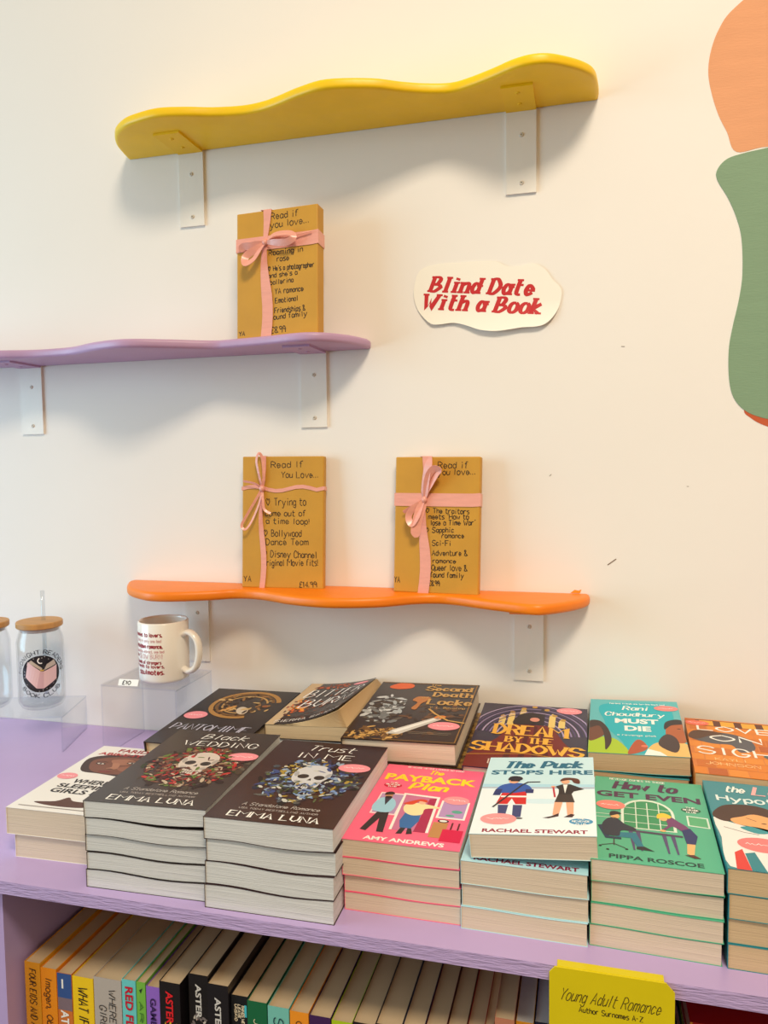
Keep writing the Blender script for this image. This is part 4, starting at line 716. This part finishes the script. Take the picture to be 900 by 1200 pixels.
# ================================================================== CLEAR RISERS, MUG, TUMBLERS
def riser(label, loc, rz, w, d, h):
    t = tag(empty('acrylic_riser', loc, (0, 0, rz)), label, 'display stand', 'clear acrylic risers')
    T = .003
    def pane(name, x0, x1, z0, z1):
        o = MB().box(x0, x1, 0, d, z0, z1).build(name, [ACRYLIC, EDGE], t); fixnormals(o)
        big = max(p.area for p in o.data.polygons)
        for p in o.data.polygons: p.material_index = 0 if p.area > big * .3 else 1
    pane('riser_top', -w, 0, h - T, h); pane('riser_side', -T, 0, 0, h - T); pane('riser_side', -w, -w + T, 0, h - T)
    return t
riser('low clear acrylic riser under the glass tumblers', (-.829, -.125, 0), R(17), .27, .112, .06)
riser('taller clear acrylic riser under the mug', (-.618, -.126, 0), R(0), .136, .116, .118)
mug = tag(empty('mug', (-.672, -.069, .118)), 'white ceramic mug with red printed lettering on a clear riser', 'mug')
CER = mat((238, 232, 222), .18, 'glazed_ceramic', coat=.4)
r_, h_ = .0405, .098
MB().lathe([(0, 0), (r_ - .004, 0), (r_ - .001, .002), (r_, .006), (r_, h_ - .002), (r_ - .0015, h_), (r_ - .0035, h_ - .001), (r_ - .004, h_ - .004), (r_ - .004, .006), (0, .005)], 56).build('mug_body', CER, mug, True)
hp = catmull([(r_ - .002, 0, .076), (r_ + .012, 0, .080), (r_ + .026, 0, .068), (r_ + .029, 0, .046), (r_ + .022, 0, .024), (r_ + .008, 0, .016), (r_ - .002, 0, .020)], 6)
ho = fixnormals(MB().tube(hp, .0064, 12, 0, (.8, 1.15)).build('mug_handle', CER, mug, True)); ho.rotation_euler = (0, 0, R(-8))
def mmap(a0):
    return lambda x, y_, l: ((r_ + l) * math.cos(a0 + x / r_), (r_ + l) * math.sin(a0 + x / r_), y_)
DR, LR = (150, 32, 44), (206, 150, 150)
A = Art(1, 1, mmap(R(-144)))
for i, (tx, a, e_, z_, hh, c, wd) in enumerate([('enemies to lovers,', 0, .058, .077, .0062, DR, .0014), ('there is only one bed', .004, .056, .068, .005, LR, .0007), ('forbidden romance,', 0, .058, .0585, .0062, DR, .0015), ('opposites attract, one bed', .002, .060, .051, .0042, LR, .0008), ('the', .002, .010, .043, .005, DR, .0011), ('SLOW BURN!', .013, .058, .0415, .0075, LR, .0008), ('friends of strangers', .002, .055, .033, .005, DR, .0012), ('friends to lovers,', .002, .060, .0265, .005, DR, .0012), ('soulmates.', .012, .060, .016, .0075, DR, .0018)]):
    A.hand(tx, a, e_, z_, z_ + hh, wd, c, 1)
A.build('printed_lettering', mug, 'dark and pale red printed words')
tg = tag(empty('price_tag', (-.706, -.124, .118), (0, 0, R(4))), 'small white price tag at the foot of the mug', 'price tag')
b = MB().box(-.017, .017, 0, .0005, 0, .0105); o = b.build('tag_card', mat((244, 244, 242), .5), tg); o.rotation_euler = (R(-28), 0, 0)
A = Art(1, 1, lambda x, y_, l: (x, -l, y_)); A.hand('$10', -.010, .004, .002, .008, .0013, (40, 36, 34), 1); ao = A.build('tag_lettering', tg); ao.rotation_euler = (R(-28), 0, 0)

BAMBOO = mat((204, 150, 84), .5, 'bamboo', noise=.25, nscale=12, stretch=(1, 12, 1))
def tumbler(label, loc, a0, lean=0, emblem=True):
    t = tag(empty('glass_tumbler', loc, (0, 0, lean)), label, 'tumbler', 'glass tumblers with bamboo lids'); rr = .0375; H = .137
    prof = [(0, 0), (.028, 0), (.033, .003), (rr, .012), (rr, .112), (.0355, .122), (.0325, .130), (.0325, H), (.0307, H), (.0307, .130), (.0335, .122), (rr - .002, .112), (rr - .002, .014), (.031, .006), (0, .006)]
    fixnormals(MB().lathe(prof, 56).build('glass_body', GLASS, t, True))
    fixnormals(autosmooth(MB().lathe([(0, H + .0005), (.036, H + .0005), (.0372, H + .002), (.0372, H + .009), (.036, H + .0105), (0, H + .0105)], 48).build('bamboo_lid', BAMBOO, t)))
    fixnormals(MB().lathe([(.030, H + .0005), (.0306, H + .0005), (.0306, H - .006), (.030, H - .006), (.0295, H - .003), (.030, H + .0005)], 40).build('lid_seal', mat((214, 206, 196), .4), t, True))
    fixnormals(MB().tube([(.006, .004, .02), (.007, .002, H + .0105), (.010, -.002, H + .062)], .0034, 12).build('straw', EDGE, t, True))
    if not emblem: return t
    mp = lambda x, y_, l: ((rr + .0002 + l) * math.cos(a0 + x / rr), (rr + .0002 + l) * math.sin(a0 + x / rr), y_)
    K = (26, 22, 26); A = Art(1, 1, mp); zc = .064; rad = .031; S = rad / .026
    A.raw([(rad * math.cos(i * .157), zc + rad * math.sin(i * .157)) for i in range(40)] + [(0, zc)], [(i, (i + 1) % 40, 40) for i in range(40)], K, 1)
    PK = (232, 196, 196)
    def quad(pts, c, l):  # subdivided so that it follows the glass
        n = 5; pts = [(a * S, zc + (b_ - zc) * S) for a, b_ in pts]
        for i in range(n):
            f0, f1 = i / n, (i + 1) / n; lp = lambda a, b_, f: (a[0] + (b_[0] - a[0]) * f, a[1] + (b_[1] - a[1]) * f)
            A.raw([lp(pts[0], pts[1], f0), lp(pts[0], pts[1], f1), lp(pts[3], pts[2], f1), lp(pts[3], pts[2], f0)], [(0, 1, 2, 3)], c, l)
    quad([(-.021, zc - .004), (-.006, zc - .020), (.000, zc + .004), (-.017, zc + .018)], PK, 4); quad([(.003, zc - .021), (.021, zc - .010), (.022, zc + .010), (.003, zc + .003)], PK, 4)
    quad([(-.006, zc - .020), (.003, zc - .021), (.004, zc + .003), (-.001, zc + .004)], (214, 174, 178), 5); quad([(-.001, zc + .004), (.004, zc + .004), (.004, zc + .006), (-.001, zc + .006)], (206, 170, 70), 6)
    quad([(-.016, zc + .017), (.001, zc + .005), (.002, zc + .008), (-.012, zc + .020)], (196, 180, 160), 5); quad([(.004, zc + .005), (.021, zc + .011), (.018, zc + .018), (.008, zc + .013)], (196, 184, 172), 5)
    A.line([(.0005 + .0045 * math.cos(2 + i * .35), zc + .0225 + .0045 * math.sin(2 + i * .35)) for i in range(10)], .0018, WHT, 5)
    rg = random.Random(4)
    for i in range(16): a = rg.uniform(0, 6.28); q = rad * rg.uniform(.86, .95); A.raw([(q * math.cos(a) + .0006 * math.cos(j), zc + q * math.sin(a) + .0006 * math.sin(j)) for j in range(6)], [tuple(range(6))], WHT, 5)
    A.build('printed_emblem', t, 'black disc with an open pink book')
    def arc(tx, r0, a_mid, span, sgn, name):
        B = Art(1, 1, mp); st, W = strokes(tx)
        for pl, sm in st:
            qq = []
            for x, y_ in pl:
                an = a_mid - sgn * (x / W - .5) * span; rq = r0 + sgn * (y_ - 5) * .0011; qq.append((rq * math.cos(an), zc + rq * math.sin(an)))
            B.line(qq, .0014, K, 1, k=.5)
        B.build(name, t)
    arc('MIDNIGHT READERS', rad + .0062, R(90), R(178), 1, 'upper_lettering'); arc('BOOK CLUB', rad + .0062, R(-90), R(105), -1, 'lower_lettering')
    return t
tumbler('clear glass tumbler with bamboo lid, straw and pink book emblem', (-.9, -.0835, .06), R(-52))
tumbler('clear glass tumbler half out of sight beside the emblem tumbler', (-.989, -.107, .06), R(-52), R(150), False)
